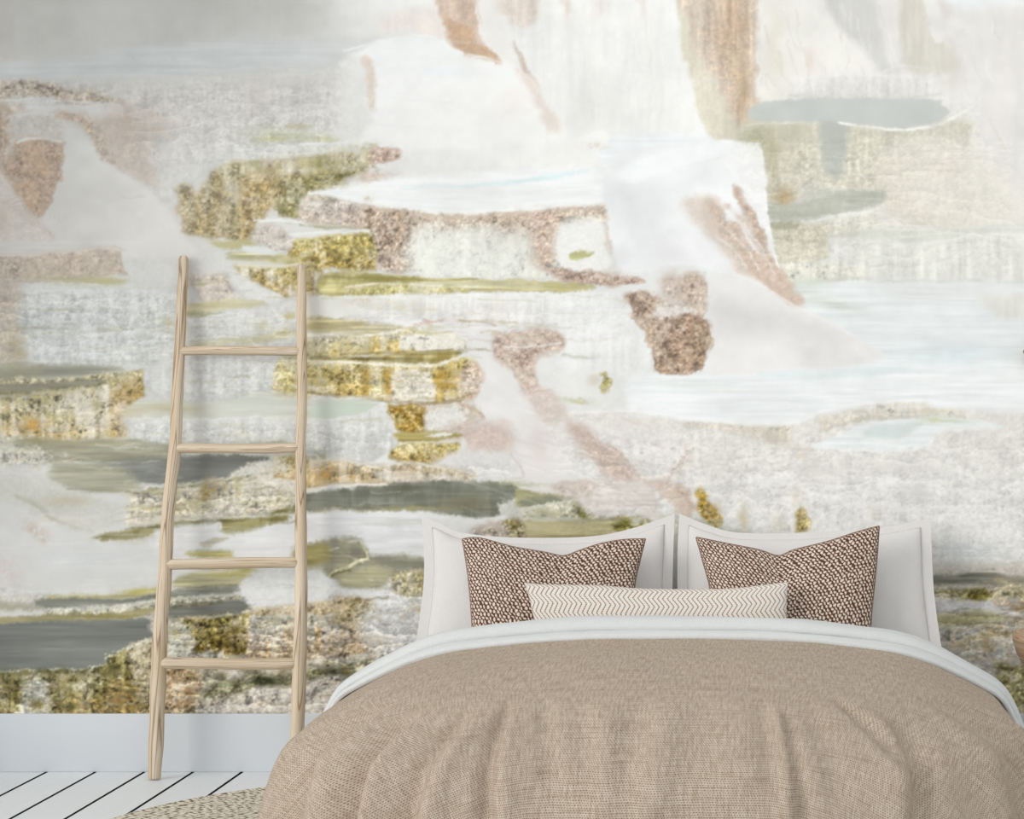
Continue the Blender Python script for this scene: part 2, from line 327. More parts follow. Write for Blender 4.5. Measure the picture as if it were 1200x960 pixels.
def paint_mural():
    c = Print(); P, F, B, L = c.poly, c.face, c.blob, c.line
    c.C *= (1 + .012*c.L + .008*c.P)[..., None]
    # ---- base tones
    def flat(x0, x1, y0, y1, col, f=30, a=1, **k): P([(x0, y0), (x1, y0), (x1, y1), (x0, y1)], col, a=a, f=f, j=1, sub=1, **k)
    flat(-320, 600, -200, 90, (206, 204, 199), 40, st=.014); B(160, -10, 330, 90, (186, 183, 178), .8, ang=-.12)  # top-left corner darkened: part of the room's shade is painted into the print
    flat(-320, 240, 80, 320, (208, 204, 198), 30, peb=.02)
    flat(200, 470, 70, 200, (215, 214, 210), 30, peb=.03)
    flat(400, 860, -200, 200, (240, 239, 236), 40, st=.012)
    flat(860, 1460, -200, 330, (225, 223, 216), 30, st=.015)
    flat(-320, 480, 310, 560, (210, 211, 208), 30, peb=.035)
    flat(380, 860, 320, 640, (225, 225, 223), 30, peb=.02)
    flat(820, 1460, 310, 480, (228, 232, 233), 30, rip=.008)
    flat(700, 1460, 490, 680, (226, 225, 221), 20, peb=.035)
    flat(-320, 200, 540, 710, (212, 212, 211), 30)
    flat(180, 520, 590, 690, (222, 223, 224), 25, rip=.01)
    flat(-320, 1460, 700, 850, (196, 190, 178), 15, peb=.14)
    # ---- right white terrace
    F([(640, 486), (740, 482), (800, 492), (880, 498), (930, 498), (962, 484), (1010, 474), (1080, 470), (1130, 478), (1200, 478), (1460, 478)], [(640, 560), (740, 600), (800, 640), (880, 672), (960, 672), (1010, 670), (1080, 668), (1130, 672), (1200, 672), (1460, 672)], (226, 223, 216), (228, 228, 226), f=2.5, peb=.075, st=.02, rim=(236, 235, 231), rw=4)
    F([(800, 492), (840, 494), (890, 500), (930, 502)], [(800, 500), (850, 506), (900, 518), (926, 522)], (216, 206, 188), (222, 216, 204), f=2.5, peb=.10, a=.9); B(910, 514, 20, 5, (200, 190, 166), .7, ang=.25, dots=.5)
    F([(960, 490), (1010, 476), (1060, 472), (1090, 474), (1130, 482)], [(960, 506), (1010, 492), (1060, 490), (1090, 490), (1130, 488)], (228, 222, 210), (216, 210, 194), f=2, peb=.10); B(1090, 482, 34, 7, (206, 198, 170), .6, dots=.5)
    P([(952, 522), (984, 510), (1010, 498), (1050, 492), (1120, 490), (1166, 496), (1172, 502), (1120, 504), (1096, 510), (1088, 522), (1040, 528), (970, 527)], (228, 234, 235), f=2.2, rip=.015); P([(1010, 506), (1040, 498), (1080, 496), (1060, 512), (1020, 514)], (212, 224, 222), f=3, a=.9); B(1104, 494, 26, 3.5, (200, 212, 160), .8, rip=.05)
    L([(1090, 522), (1096, 511), (1120, 505), (1170, 503)], 3, (240, 240, 240), .9); L([(955, 522), (985, 526), (1040, 529), (1088, 524)], 3, (238, 239, 239), .8)
    B(1040, 548, 60, 14, (214, 212, 206), .6, dots=.4); B(960, 552, 30, 12, (212, 208, 200), .6, dots=.4); B(880, 520, 50, 12, (220, 217, 210), .5, dots=.4); B(1150, 530, 60, 40, (226, 225, 219), .6, dots=.3); B(900, 560, 50, 14, (234, 234, 232), .6, dots=.3); B(1070, 580, 30, 14, (212, 212, 206), .5, dots=.5); B(840, 545, 30, 20, (222, 216, 208), .5, dots=.4)
    B(940, 530, 8, 8, (206, 190, 160), .6, dots=.5); L([(820, 548), (880, 552), (940, 548)], 2, (214, 210, 202), .5); L([(1040, 566), (1090, 564), (1120, 560)], 3, (236, 238, 240), .6)
    P([(816, 578), (824, 576), (832, 590), (844, 606), (843, 620), (830, 616), (819, 602)], (184, 146, 50), f=2, peb=.17); B(838, 600, 8, 8, (160, 122, 36), .7, dots=.4); P([(932, 600), (945, 598), (946, 614), (942, 624), (933, 622)], (176, 152, 70), f=1.8, peb=.2); B(932, 584, 6, 10, (214, 198, 168), .6, dots=.4); B(872, 608, 7, 18, (212, 194, 146), .7, dots=.4); B(912, 612, 8, 14, (220, 210, 184), .6, dots=.4); B(1024, 600, 6, 16, (214, 206, 186), .5, dots=.4)
    P([(794, 570), (806, 578), (814, 596), (800, 604)], (206, 178, 158), f=2.5, peb=.08); P([(760, 606), (800, 604), (850, 618), (880, 628), (820, 634), (760, 630)], (206, 208, 190), f=3, a=.7, peb=.08)
    # ---- upper left
    B(8, 45, 10, 45, (196, 186, 176), .5, st=.02); B(60, 30, 20, 60, (200, 196, 190), .5, ang=-.3)
    B(130, 30, 70, 40, (214, 212, 208), .6, ang=-.3)
    P([(-320, 72), (-60, 74), (60, 70), (160, 55), (300, 46), (460, 44), (470, 66), (400, 82), (280, 86), (120, 92), (0, 93), (-320, 95)], (206, 209, 208), f=7, rip=.015)
    L([(150, 62), (170, 76), (230, 78), (280, 78)], 2, (192, 193, 190), .6, f=2)
    L([(60, 72), (150, 70), (160, 78)], 2, (196, 200, 198), .5, f=2)
    F([(-320, 92), (0, 93), (60, 96), (75, 104), (100, 106), (140, 116), (150, 122)], [(-320, 124), (0, 120), (50, 114), (70, 118), (110, 125), (140, 128), (150, 128)], (198, 182, 164), (188, 168, 148), peb=.10, st=.03, j=.8, f=3)
    F([(140, 104), (200, 100), (290, 92), (400, 84)], [(150, 200), (200, 235), (260, 190), (400, 168)], (212, 207, 200), (216, 214, 208), f=9, peb=.055, st=.035)
    B(175, 150, 30, 26, (188, 166, 148), .6, dots=.35); B(150, 165, 14, 35, (198, 180, 166), .6, dots=.3)
    B(300, 115, 10, 18, (196, 186, 166), .5, dots=.4); B(350, 110, 24, 20, (196, 192, 182), .5, dots=.5); B(330, 100, 60, 12, (200, 198, 190), .4, dots=.5)
    L([(298, 80), (318, 83), (338, 83)], 3, (202, 198, 188), .7)
    # white ledge under it
    P([(4, 118), (60, 114), (70, 122), (140, 124), (143, 138), (110, 143), (78, 136), (60, 134), (14, 140), (4, 130)], (222, 220, 216), peb=.03)
    F([(0, 120), (4, 124)], [(-4, 192), (6, 190)], (192, 168, 148), (192, 168, 148))
    P([(-320, 120), (0, 120), (14, 150), (12, 180), (0, 200), (-320, 210)], (192, 170, 150), peb=.08, st=.03, col2=(210, 198, 188), c2=.35)
    # brown smear beside the white cone
    P([(66, 133), (92, 133), (112, 144), (130, 165), (150, 200), (160, 215), (118, 188), (104, 160), (90, 145), (72, 143)], (188, 164, 144), f=5, peb=.10, a=.9)
    P([(120, 135), (150, 130), (165, 160), (185, 215), (150, 205), (120, 170)], (204, 188, 174), f=10, peb=.05, a=.85)
    P([(64, 140), (90, 146), (105, 160), (120, 186), (150, 204), (176, 222), (200, 250), (218, 280), (226, 300), (150, 302), (100, 292), (58, 286), (50, 252), (66, 206), (72, 166)], (219, 216, 211), f=4, cl=.012)
    P([(14, 137), (62, 133), (72, 148), (70, 166), (30, 168), (16, 172)], (208, 202, 192), peb=.06)
    P([(24, 166), (50, 163), (71, 166), (72, 196), (65, 228), (46, 252), (24, 232), (6, 206), (14, 186)], (178, 152, 130), peb=.11, st=.03, col2=(194, 160, 132), c2=.4, f=2.5)
    L([(24, 166), (50, 163), (71, 166)], 4, (224, 222, 217), .9, f=2)
    P([(-320, 214), (0, 205), (20, 228), (48, 256), (62, 284), (0, 290), (-320, 290)], (216, 207, 198), f=4, peb=.05)
    B(2, 255, 12, 22, (205, 186, 168), .7)
    for k in range(9):
        L([(4 + k*4, 238 + k*3), (22 + k*4, 232 + k*5), (30 + k*4, 246 + k*4)], 1.4, (192, 172, 154), .55, f=1)
    for k in range(6):
        L([(60 + k*5, 235), (56 + k*4, 262), (60 + k*3, 280)], 1.6, (204, 192, 182), .4, f=1.2)
    P([(-320, 286), (40, 284), (110, 287), (140, 290), (146, 296), (60, 297), (-320, 300)], (214, 210, 203), f=2, rip=.03)
    F([(-320, 298), (0, 299), (60, 296), (125, 290), (140, 294)], [(-320, 332), (0, 330), (80, 327), (140, 322), (148, 322)], (194, 176, 158), (190, 172, 155), peb=.085, st=.02, rim=(214, 206, 196))
    # ---- green terrace, centre left
    B(330, 158, 40, 10, (205, 210, 178), .8, rip=.05); B(320, 163, 20, 4, (188, 196, 130), .8); B(375, 163, 24, 4, (190, 200, 142), .8); B(352, 148, 14, 3, (184, 178, 130), .7)
    F([(280, 176), (330, 172), (400, 167), (440, 166)], [(255, 205), (330, 200), (400, 190), (440, 190)], (226, 225, 219), (212, 210, 196), rim=(235, 236, 234), peb=.07, f=3)
    F([(247, 198), (290, 190), (340, 185), (400, 178), (436, 176)], [(242, 270), (285, 282), (300, 262), (340, 225), (436, 205)], (196, 184, 138), (176, 152, 92), peb=.13, st=.09, col2=(206, 202, 172), c2=.33, j=.9)
    P([(212, 222), (222, 216), (230, 235), (233, 270), (222, 272), (213, 250)], (172, 154, 112), a=.85, f=4, peb=.1)
    B(236, 240, 10, 26, (208, 204, 190), .6, dots=.4)
    P([(243, 225), (252, 200), (262, 215), (262, 255), (258, 276), (242, 274)], (166, 146, 96), a=.8, f=5, peb=.13)
    P([(284, 210), (310, 205), (322, 212), (318, 240), (304, 262), (296, 282), (282, 280), (280, 240)], (176, 142, 74), a=.9, f=4, peb=.13, st=.06)
    B(315, 199, 12, 5, (158, 124, 60), .8, dots=.4); B(292, 193, 14, 4, (176, 172, 100), .8, dots=.5); B(360, 190, 22, 7, (190, 182, 110), .6, dots=.5)
    P([(324, 250), (326, 232), (342, 216), (366, 206), (404, 196), (440, 196), (440, 214), (404, 221), (372, 226), (352, 238), (345, 256)], (150, 144, 84), f=2.5, peb=.17, col2=(176, 172, 98), c2=.35)
    B(380, 193, 16, 8, (118, 118, 46), .7, dots=.6); B(352, 232, 10, 9, (118, 112, 52), .6, dots=.6); B(405, 210, 22, 7, (124, 128, 44), .7, dots=.6)
    B(415, 178, 24, 8, (196, 196, 130), .6, dots=.6); B(430, 172, 12, 4, (150, 152, 60), .6, dots=.6)
    # ---- upper centre
    B(430, 30, 60, 40, (228, 226, 222), .6)
    P([(446, 22), (500, 10), (516, 14), (528, 40), (512, 46), (480, 36), (450, 40)], (238, 226, 216), f=8, a=.8, peb=.03, st=.03)
    P([(514, -60), (562, -60), (563, 0), (562, 36), (573, 54), (586, 74), (566, 66), (542, 64), (528, 46), (520, 22), (512, 4)], (222, 192, 168), f=3, peb=.06, st=.05)
    P([(522, 24), (534, 22), (546, 30), (558, 46), (572, 56), (584, 74), (560, 64), (540, 60), (530, 42)], (208, 162, 122), f=3, a=.85, peb=.06)
    P([(530, 0), (560, 0), (560, 22), (546, 18)], (206, 176, 152), f=4, a=.7, peb=.06, st=.05)
    P([(564, -60), (580, -60), (590, 30), (606, 60), (618, 84), (600, 80), (584, 66), (572, 50), (564, 30)], (236, 232, 227), f=3)
    P([(582, -60), (634, -60), (632, 0), (630, 22), (616, 34), (600, 30), (590, 14), (582, 0)], (232, 216, 204), f=6, peb=.05, st=.06)
    P([(600, 50), (606, 54), (616, 72), (624, 88), (630, 104), (622, 94), (610, 78)], (204, 176, 154), f=2, peb=.04)
    for x, w, k in ((640, 8, .5), (668, 10, .5), (700, 14, .4), (732, 8, .4), (760, 12, .45), (774, 6, .4)):
        B(x, 70, w, 90, (226, 226, 221), k, st=.03)
    B(664, 6, 6, 22, (226, 205, 192), .6, st=.05); B(700, 8, 10, 16, (228, 212, 200), .5, st=.06); B(752, 5, 5, 20, (226, 212, 200), .5)
    P([(592, 30), (632, 30), (790, 30), (800, 90), (812, 154), (700, 157), (664, 156), (650, 128), (628, 96)], (232, 232, 228), f=10, a=.6, st=.025, peb=.02)
    B(690, 130, 30, 26, (222, 222, 216), .6, st=.03)
    P([(400, 76), (440, 50), (486, 42), (512, 46), (530, 56), (540, 64), (520, 72), (470, 82), (430, 90)], (240, 241, 240), f=4)
    P([(440, 96), (480, 82), (530, 78), (570, 74), (600, 80), (622, 92), (642, 122), (660, 150), (640, 162), (560, 172), (480, 172), (440, 150)], (243, 242, 240), f=5)
    B(520, 85, 40, 8, (230, 236, 240), .6); B(600, 120, 22, 26, (242, 233, 226), .7, ang=.8)
    P([(604, 82), (622, 92), (642, 122), (660, 152), (650, 156), (640, 152), (628, 118)], (228, 205, 188), f=4, a=.7, peb=.03)
    P([(424, 70), (434, 68), (440, 90), (443, 122), (434, 128), (430, 100)], (226, 200, 180), f=3, a=.75, peb=.05)
    P([(406, 62), (424, 72), (432, 110), (430, 150), (400, 160), (390, 110)], (224, 222, 217), f=6, a=.6, peb=.05)
    P([(432, 178), (446, 173), (468, 176), (471, 186), (455, 194), (436, 194)], (196, 158, 136), f=2, peb=.16)
    P([(404, 198), (450, 199), (470, 204), (448, 216), (404, 220)], (220, 212, 206), f=3, peb=.07); P([(425, 208), (446, 207), (450, 213), (428, 216)], (206, 172, 148), f=2, peb=.1)
    P([(676, 170), (690, 156), (708, 150), (714, 160), (712, 170), (696, 178)], (237, 235, 231), f=2); B(696, 172, 14, 5, (214, 204, 186), .8, dots=.4)
    P([(700, 160), (812, 158), (840, 164), (790, 200), (720, 206), (700, 180)], (233, 236, 238), f=6, rip=.012)
    # ---- the round basin
    P([(364, 226), (420, 214), (500, 206), (600, 200), (690, 196), (720, 214), (716, 236), (640, 246), (540, 250), (460, 244), (400, 236)], (240, 241, 241), f=4, rip=.012)
    P([(470, 219), (530, 217), (590, 213), (650, 203), (690, 200), (660, 208), (600, 216), (540, 219)], (208, 232, 234), f=2.5, a=.85)
    L([(420, 232), (500, 236), (600, 236), (690, 226)], 3, (226, 230, 232), .6, f=2); L([(460, 226), (560, 228), (640, 226)], 2, (230, 233, 235), .6, f=1.5)
    F([(352, 236), (364, 226), (400, 233), (430, 239), (470, 245), (520, 249), (570, 249), (620, 247), (670, 242), (712, 236)], [(347, 262), (400, 266), (428, 284), (446, 316), (480, 321), (560, 325), (640, 326), (680, 320), (716, 316)], (212, 194, 174), (229, 229, 219), peb=.09, st=.05, rim=(240, 240, 239), rw=4)
    F([(420, 243), (470, 250), (520, 254), (570, 254), (620, 253), (670, 248), (710, 242)], [(420, 276), (470, 274), (520, 272), (570, 268), (620, 270), (670, 262), (710, 262)], (196, 166, 138), (222, 208, 190), a=.85, peb=.20, st=.03, f=4, j=1.2)
    F([(424, 243), (482, 250)], [(424, 286), (446, 316), (470, 320), (482, 318)], (186, 154, 128), (196, 172, 152), peb=.20, st=.06, f=3)
    F([(350, 240), (400, 238), (428, 244)], [(346, 262), (400, 266), (428, 286)], (206, 186, 172), (196, 174, 158), peb=.16, f=2, rim=(240, 238, 236), rw=4)
    P([(484, 276), (540, 270), (616, 272), (622, 300), (610, 324), (540, 324), (484, 318)], (230, 231, 222), a=.85, f=6, peb=.07, st=.04)
    P([(622, 250), (652, 248), (654, 280), (650, 305), (640, 318), (628, 300)], (206, 172, 148), a=.8, f=5, peb=.17); B(600, 262, 14, 20, (210, 184, 160), .5, dots=.6)
    P([(654, 266), (704, 258), (712, 285), (712, 316), (660, 320)], (234, 233, 229), f=5, peb=.04)
    P([(710, 262), (720, 264), (728, 288), (724, 296), (712, 292)], (208, 182, 166), f=3, a=.85, peb=.12)
    P([(668, 298), (684, 294), (696, 296), (686, 302), (670, 304)], (186, 196, 128), f=1.5, rip=.08)
    P([(302, 262), (320, 258), (372, 264), (420, 268), (432, 274), (380, 276), (340, 276), (316, 284), (302, 276)], (222, 222, 216), f=2, rip=.03)
    L([(350, 264), (400, 268), (430, 268)], 3, (150, 148, 96), .8)
    # golden knob
    F([(336, 284), (372, 278), (410, 274), (430, 273), (438, 280)], [(334, 308), (380, 314), (420, 318), (441, 318)], (202, 182, 96), (184, 152, 66), peb=.17, st=.06, rim=(216, 212, 156), col2=(168, 150, 78), c2=.3)
    P([(300, 270), (318, 262), (336, 272), (340, 286), (334, 296), (318, 296), (298, 284)], (206, 196, 184), peb=.14, f=2)
    L([(298, 258), (320, 258), (350, 262)], 3, (230, 231, 228), .9)
    P([(250, 284), (290, 282), (300, 288), (262, 292)], (176, 180, 110), f=2.5, a=.85)
    P([(270, 296), (330, 298), (352, 306), (300, 308), (276, 304)], (196, 196, 142), f=3, rip=.1); P([(290, 287), (330, 296), (300, 297), (286, 293)], (226, 228, 226), f=2)
    F([(276, 312), (310, 314), (350, 310), (382, 308)], [(284, 326), (320, 340), (336, 348), (372, 346)], (204, 184, 112), (184, 152, 80), peb=.15, st=.06, rim=(222, 218, 180), col2=(222, 214, 190), c2=.25)
    P([(378, 324), (400, 320), (432, 320), (470, 324), (560, 328), (650, 330), (690, 335), (696, 340), (640, 342), (560, 341), (480, 340), (440, 346), (404, 348), (374, 346)], (172, 168, 96), f=2, rip=.10, col2=(196, 192, 128), c2=.4)
    P([(490, 330), (560, 329), (648, 332), (640, 340), (560, 338), (500, 336)], (210, 212, 168), f=3, a=.85, rip=.06)
    P([(640, 330), (680, 334), (696, 339), (660, 341), (642, 338)], (190, 194, 124), f=2, a=.9, rip=.08); P([(420, 322), (470, 326), (500, 328), (440, 330)], (128, 126, 50), f=2, a=.8)
    L([(404, 336), (440, 333), (500, 334), (545, 337)], 2.5, (226, 226, 200), .8, peb=.1); F([(406, 336), (450, 335), (500, 337), (548, 338)], [(406, 346), (450, 347), (500, 345), (548, 343)], (206, 202, 134), (196, 190, 108), peb=.13, st=.05)
    # ---- terraces below basin
    F([(404, 348), (470, 346), (560, 346), (660, 345), (740, 346)], [(404, 372), (480, 378), (560, 382), (660, 388), (740, 386)], (234, 234, 231), (222, 220, 215), f=3, peb=.045, rim=(238, 239, 238))
    B(422, 354, 20, 7, (206, 180, 112), .7, dots=.6); B(470, 358, 40, 8, (218, 208, 172), .6, dots=.5); B(580, 362, 20, 14, (224, 216, 204), .6, dots=.4)
    P([(410, 372), (490, 376), (560, 380), (600, 384), (590, 398), (540, 400), (470, 386), (410, 380)], (226, 224, 223), f=4, rip=.02)
    L([(486, 382), (520, 376), (560, 378), (580, 381)], 2, (204, 170, 152), .7); L([(498, 376), (506, 380)], 5, (206, 176, 160), .6)
    P([(660, 350), (740, 346), (758, 390), (764, 430), (700, 440), (650, 420), (640, 392)], (229, 230, 229), f=8, st=.035, peb=.03)
    P([(640, 316), (656, 314), (700, 321), (748, 324), (754, 334), (700, 335), (660, 330)], (186, 154, 136), f=2, peb=.16)
    P([(716, 322), (790, 316), (800, 345), (770, 356), (738, 344)], (228, 227, 226), f=5)
    P([(774, 326), (792, 320), (800, 340), (796, 356), (778, 350)], (206, 182, 166), f=4, a=.85, peb=.10)
    # brown rocks
    P([(798, 326), (814, 318), (826, 328), (830, 350), (824, 372), (806, 366), (796, 350)], (194, 168, 146), f=2.5, peb=.12)
    P([(732, 346), (744, 342), (762, 344), (770, 354), (764, 372), (758, 386), (748, 380), (737, 364)], (188, 156, 134), f=2, peb=.16)
    P([(764, 372), (771, 358), (788, 354), (806, 357), (818, 368), (832, 380), (834, 396), (826, 412), (822, 436), (772, 438), (762, 410), (758, 390)], (176, 142, 116), f=2, peb=.14, st=.06, col2=(196, 170, 144), c2=.3)
    L([(770, 362), (786, 355), (804, 357), (816, 366)], 5, (226, 220, 214), .8, peb=.06); L([(766, 372), (764, 390), (768, 410)], 3, (216, 202, 190), .6)
    P([(826, 376), (834, 384), (834, 396), (826, 420), (824, 436), (812, 436), (816, 400)], (156, 126, 100), f=3, a=.6, peb=.1)
    P([(576, 396), (600, 390), (640, 386), (656, 394), (660, 404), (652, 412), (634, 416), (627, 430), (632, 452), (614, 456), (604, 436), (590, 426), (580, 412)], (198, 168, 150), f=3, peb=.17, col2=(222, 210, 202), c2=.25)
    B(610, 398, 28, 5, (184, 148, 128), .6, dots=.6); L([(580, 405), (620, 407), (656, 404)], 3, (228, 222, 218), .8, peb=.1); B(600, 420, 18, 8, (184, 152, 132), .6, dots=.6)
    L([(545, 410), (560, 410), (576, 412)], 2, (190, 160, 140), .7)
    P([(612, 458), (644, 456), (656, 470), (664, 490), (642, 496), (628, 484)], (216, 198, 188), f=4, a=.85, peb=.06); L([(612, 458), (630, 458), (646, 457)], 1.6, (190, 168, 156), .6)
    L([(640, 494), (670, 492), (690, 490)], 2, (200, 186, 176), .6); L([(660, 416), (690, 418), (702, 416)], 2.5, (182, 182, 150), .6); B(680, 418, 24, 3, (200, 202, 180), .6)
    P([(704, 438), (711, 436), (714, 448), (711, 456), (704, 456)], (172, 160, 84), f=1.5, a=.9, peb=.15); B(696, 446, 6, 8, (212, 196, 168), .5); B(676, 470, 16, 2.5, (184, 192, 130), .7)
    P([(566, 408), (584, 422), (604, 440), (614, 460), (628, 488), (650, 520), (690, 560), (640, 590), (590, 560), (566, 520), (556, 470)], (226, 224, 223), f=6)
    # ---- yellow terraces (ladder right post, y 385-470)
    P([(360, 370), (400, 376), (450, 380), (470, 386), (420, 392), (360, 388)], (198, 190, 142), f=3, a=.85, rip=.08)
    F([(350, 396), (400, 391), (440, 392), (478, 386), (520, 390), (545, 398)], [(350, 418), (400, 418), (450, 414), (500, 416), (546, 412)], (226, 222, 196), (204, 184, 116), peb=.13, st=.06, rim=(236, 236, 226), col2=(190, 156, 62), c2=.30)
    F([(470, 396), (500, 390), (530, 394), (546, 404)], [(470, 408), (500, 412), (546, 414)], (228, 226, 212), (220, 216, 200), peb=.10)
    B(500, 388, 16, 5, (196, 196, 104), .7, dots=.4); B(404, 404, 10, 10, (184, 152, 56), .6, dots=.5); B(432, 408, 6, 9, (150, 132, 50), .6, dots=.5)
    P([(350, 420), (420, 418), (480, 414), (530, 412), (540, 416), (510, 426), (450, 424), (400, 424), (350, 426)], (158, 138, 66), f=2, rip=.14, col2=(196, 182, 120), c2=.4)
    F([(322, 424), (360, 426), (400, 424), (450, 426), (505, 428), (540, 420), (556, 424), (562, 434)], [(322, 456), (360, 460), (400, 464), (440, 466), (480, 472), (530, 470), (552, 464), (560, 448)], (210, 188, 110), (192, 160, 78), peb=.14, st=.07, rim=(236, 232, 206), rw=3, under=(150, 124, 70), col2=(222, 214, 176), c2=.30)
    P([(460, 440), (480, 434), (506, 440), (508, 466), (490, 472), (458, 468)], (224, 217, 198), f=3, a=.9, peb=.12)
    for x, w, h, cc in ((430, 7, 20, (178, 132, 34)), (454, 6, 20, (172, 128, 32)), (516, 9, 20, (188, 136, 22)), (530, 8, 20, (170, 122, 24)), (400, 6, 12, (190, 150, 60)), (372, 12, 12, (184, 158, 74)), (340, 12, 10, (186, 172, 100))):
        B(x, 448, w, h, cc, .8, dots=.35)
    P([(540, 428), (556, 424), (564, 440), (558, 464), (546, 470), (540, 450)], (206, 176, 150), f=2, peb=.16)
    P([(322, 456), (360, 462), (352, 468), (316, 464)], (204, 200, 160), f=3, a=.8)
    P([(452, 474), (500, 474), (540, 470), (556, 476), (560, 490), (530, 500), (500, 502), (470, 498)], (206, 190, 168), f=3, peb=.08, col2=(222, 216, 208), c2=.5)
    P([(454, 476), (498, 478), (502, 492), (498, 506), (470, 508), (464, 492)], (154, 118, 38), f=2, peb=.18, col2=(184, 148, 60), c2=.4)
    P([(502, 480), (530, 474), (546, 486), (536, 498), (510, 504), (500, 500)], (226, 224, 218), f=2.5, peb=.07)
    L([(536, 472), (560, 482), (564, 492), (540, 500), (520, 508)], 4, (198, 166, 142), .75, peb=.14)
    P([(520, 506), (566, 494), (600, 506), (596, 530), (560, 536), (544, 524)], (214, 194, 184), f=5, peb=.06)
    P([(462, 508), (500, 506), (540, 508), (520, 516), (470, 518)], (178, 160, 90), f=2, rip=.1); P([(498, 510), (530, 507), (524, 513)], (226, 228, 218), f=1.5)
    F([(460, 524), (480, 518), (520, 518), (542, 518)], [(458, 536), (480, 542), (520, 541), (541, 536)], (206, 190, 120), (184, 150, 66), peb=.16, st=.06, rim=(230, 226, 200), under=(140, 120, 70))
    P([(540, 514), (546, 520), (544, 536), (538, 538)], (226, 224, 220), f=2); B(510, 543, 14, 3, (150, 140, 80), .6)
    P([(540, 528), (600, 532), (608, 552), (570, 562), (520, 560), (500, 548)], (222, 220, 217), f=4, peb=.03); L([(598, 532), (610, 548), (612, 560), (600, 562)], 2, (206, 184, 168), .6)
    B(632, 524, 14, 34, (222, 208, 202), .6); B(660, 520, 14, 30, (228, 222, 220), .6)
    # white dome with green-white pool
    P([(356, 470), (400, 466), (440, 468), (442, 480), (420, 490), (360, 494), (240, 492), (150, 488), (140, 474), (250, 468), (320, 462)], (208, 211, 200), f=4, rip=.03)
    P([(366, 474), (400, 470), (436, 474), (430, 484), (400, 489), (366, 490)], (200, 216, 200), f=3, a=.9); B(200, 478, 45, 7, (196, 192, 150), .7, rip=.05); B(300, 476, 40, 7, (206, 212, 202), .7)
    F([(360, 492), (400, 490), (430, 484), (444, 474), (452, 474)], [(360, 530), (400, 540), (430, 540), (458, 530), (466, 520)], (220, 221, 219), (210, 210, 207), peb=.055, f=3, rim=(230, 231, 230))
    F([(148, 490), (210, 492), (290, 490), (360, 494), (400, 500)], [(150, 512), (210, 522), (290, 520), (350, 526), (400, 534)], (218, 219, 216), (206, 208, 205), peb=.07, f=3, rim=(226, 227, 225))
    B(280, 508, 10, 12, (196, 192, 168), .5, dots=.4); B(320, 516, 24, 6, (200, 196, 178), .5, dots=.4)
    L([(270, 520), (300, 518), (340, 520), (360, 522)], 3, (150, 150, 116), .7)
    # gold band
    F([(360, 542), (400, 540), (440, 546), (480, 542), (520, 548), (560, 556)], [(360, 574), (400, 568), (440, 566), (480, 566), (520, 566), (556, 566)], (212, 192, 156), (204, 176, 124), peb=.12, st=.05, f=2.5, rim=(228, 224, 212), col2=(226, 218, 200), c2=.35)
    B(380, 556, 26, 9, (190, 138, 62), .75, dots=.45); B(475, 557, 30, 8, (176, 140, 96), .7, dots=.5); B(410, 554, 14, 8, (176, 132, 70), .6, dots=.5); L([(358, 576), (400, 570), (450, 568)], 2.5, (232, 228, 214), .9)
    P([(440, 552), (520, 556), (606, 560), (600, 568), (520, 566), (460, 566)], (222, 220, 216), f=4, a=.6)
    # ---- left terraces
    P([(40, 320), (110, 322), (145, 328), (130, 336), (60, 332)], (194, 190, 148), f=4, a=.8, rip=.06); B(120, 330, 26, 4, (180, 182, 112), .6)
    F([(20, 344), (80, 340), (150, 340), (205, 346)], [(18, 384), (80, 386), (150, 386), (206, 388)], (216, 217, 214), (200, 203, 201), peb=.065, f=4, rim=(224, 225, 222))
    F([(30, 390), (100, 388), (206, 390)], [(36, 420), (100, 410), (206, 406)], (212, 214, 212), (204, 207, 206), peb=.05, f=4)
    F([(30, 412), (100, 408), (206, 408), (330, 414)], [(40, 432), (150, 440), (206, 470), (330, 456)], (214, 216, 214), (206, 208, 205), peb=.06, f=5)
    L([(40, 384), (110, 388), (160, 386), (205, 390)], 2, (168, 168, 144), .6); L([(130, 406), (180, 404), (206, 398)], 2, (172, 176, 158), .6)
    P([(-320, 320), (0, 322), (24, 336), (18, 370), (24, 396), (0, 430), (-320, 430)], (202, 188, 174), f=5, peb=.08); B(8, 350, 12, 22, (190, 170, 154), .7, dots=.4); B(22, 400, 9, 22, (178, 168, 128), .7, dots=.4); B(5, 398, 8, 18, (196, 186, 164), .6, dots=.4)
    L([(30, 340), (60, 332), (140, 336)], 3, (216, 216, 212), .7)
    # right of the left post
    F([(222, 322), (250, 320), (268, 326), (276, 344)], [(222, 328), (240, 356), (260, 356), (278, 350)], (206, 190, 178), (210, 196, 186), peb=.09, f=3)
    P([(268, 318), (286, 326), (310, 338), (330, 350), (300, 352), (280, 340)], (224, 224, 220), f=3, peb=.05)
    L([(222, 336), (250, 332), (262, 330)], 2.5, (182, 176, 124), .7); P([(222, 356), (262, 352), (300, 352), (310, 358), (270, 362), (222, 366)], (206, 202, 150), f=2.5, a=.8, rip=.06); P([(220, 364), (246, 366), (264, 368), (240, 372), (220, 370)], (166, 168, 120), f=2, a=.85)
    F([(222, 374), (270, 368), (310, 362), (350, 358)], [(222, 400), (270, 396), (310, 394), (350, 386)], (220, 221, 218), (208, 209, 204), peb=.055, f=3)
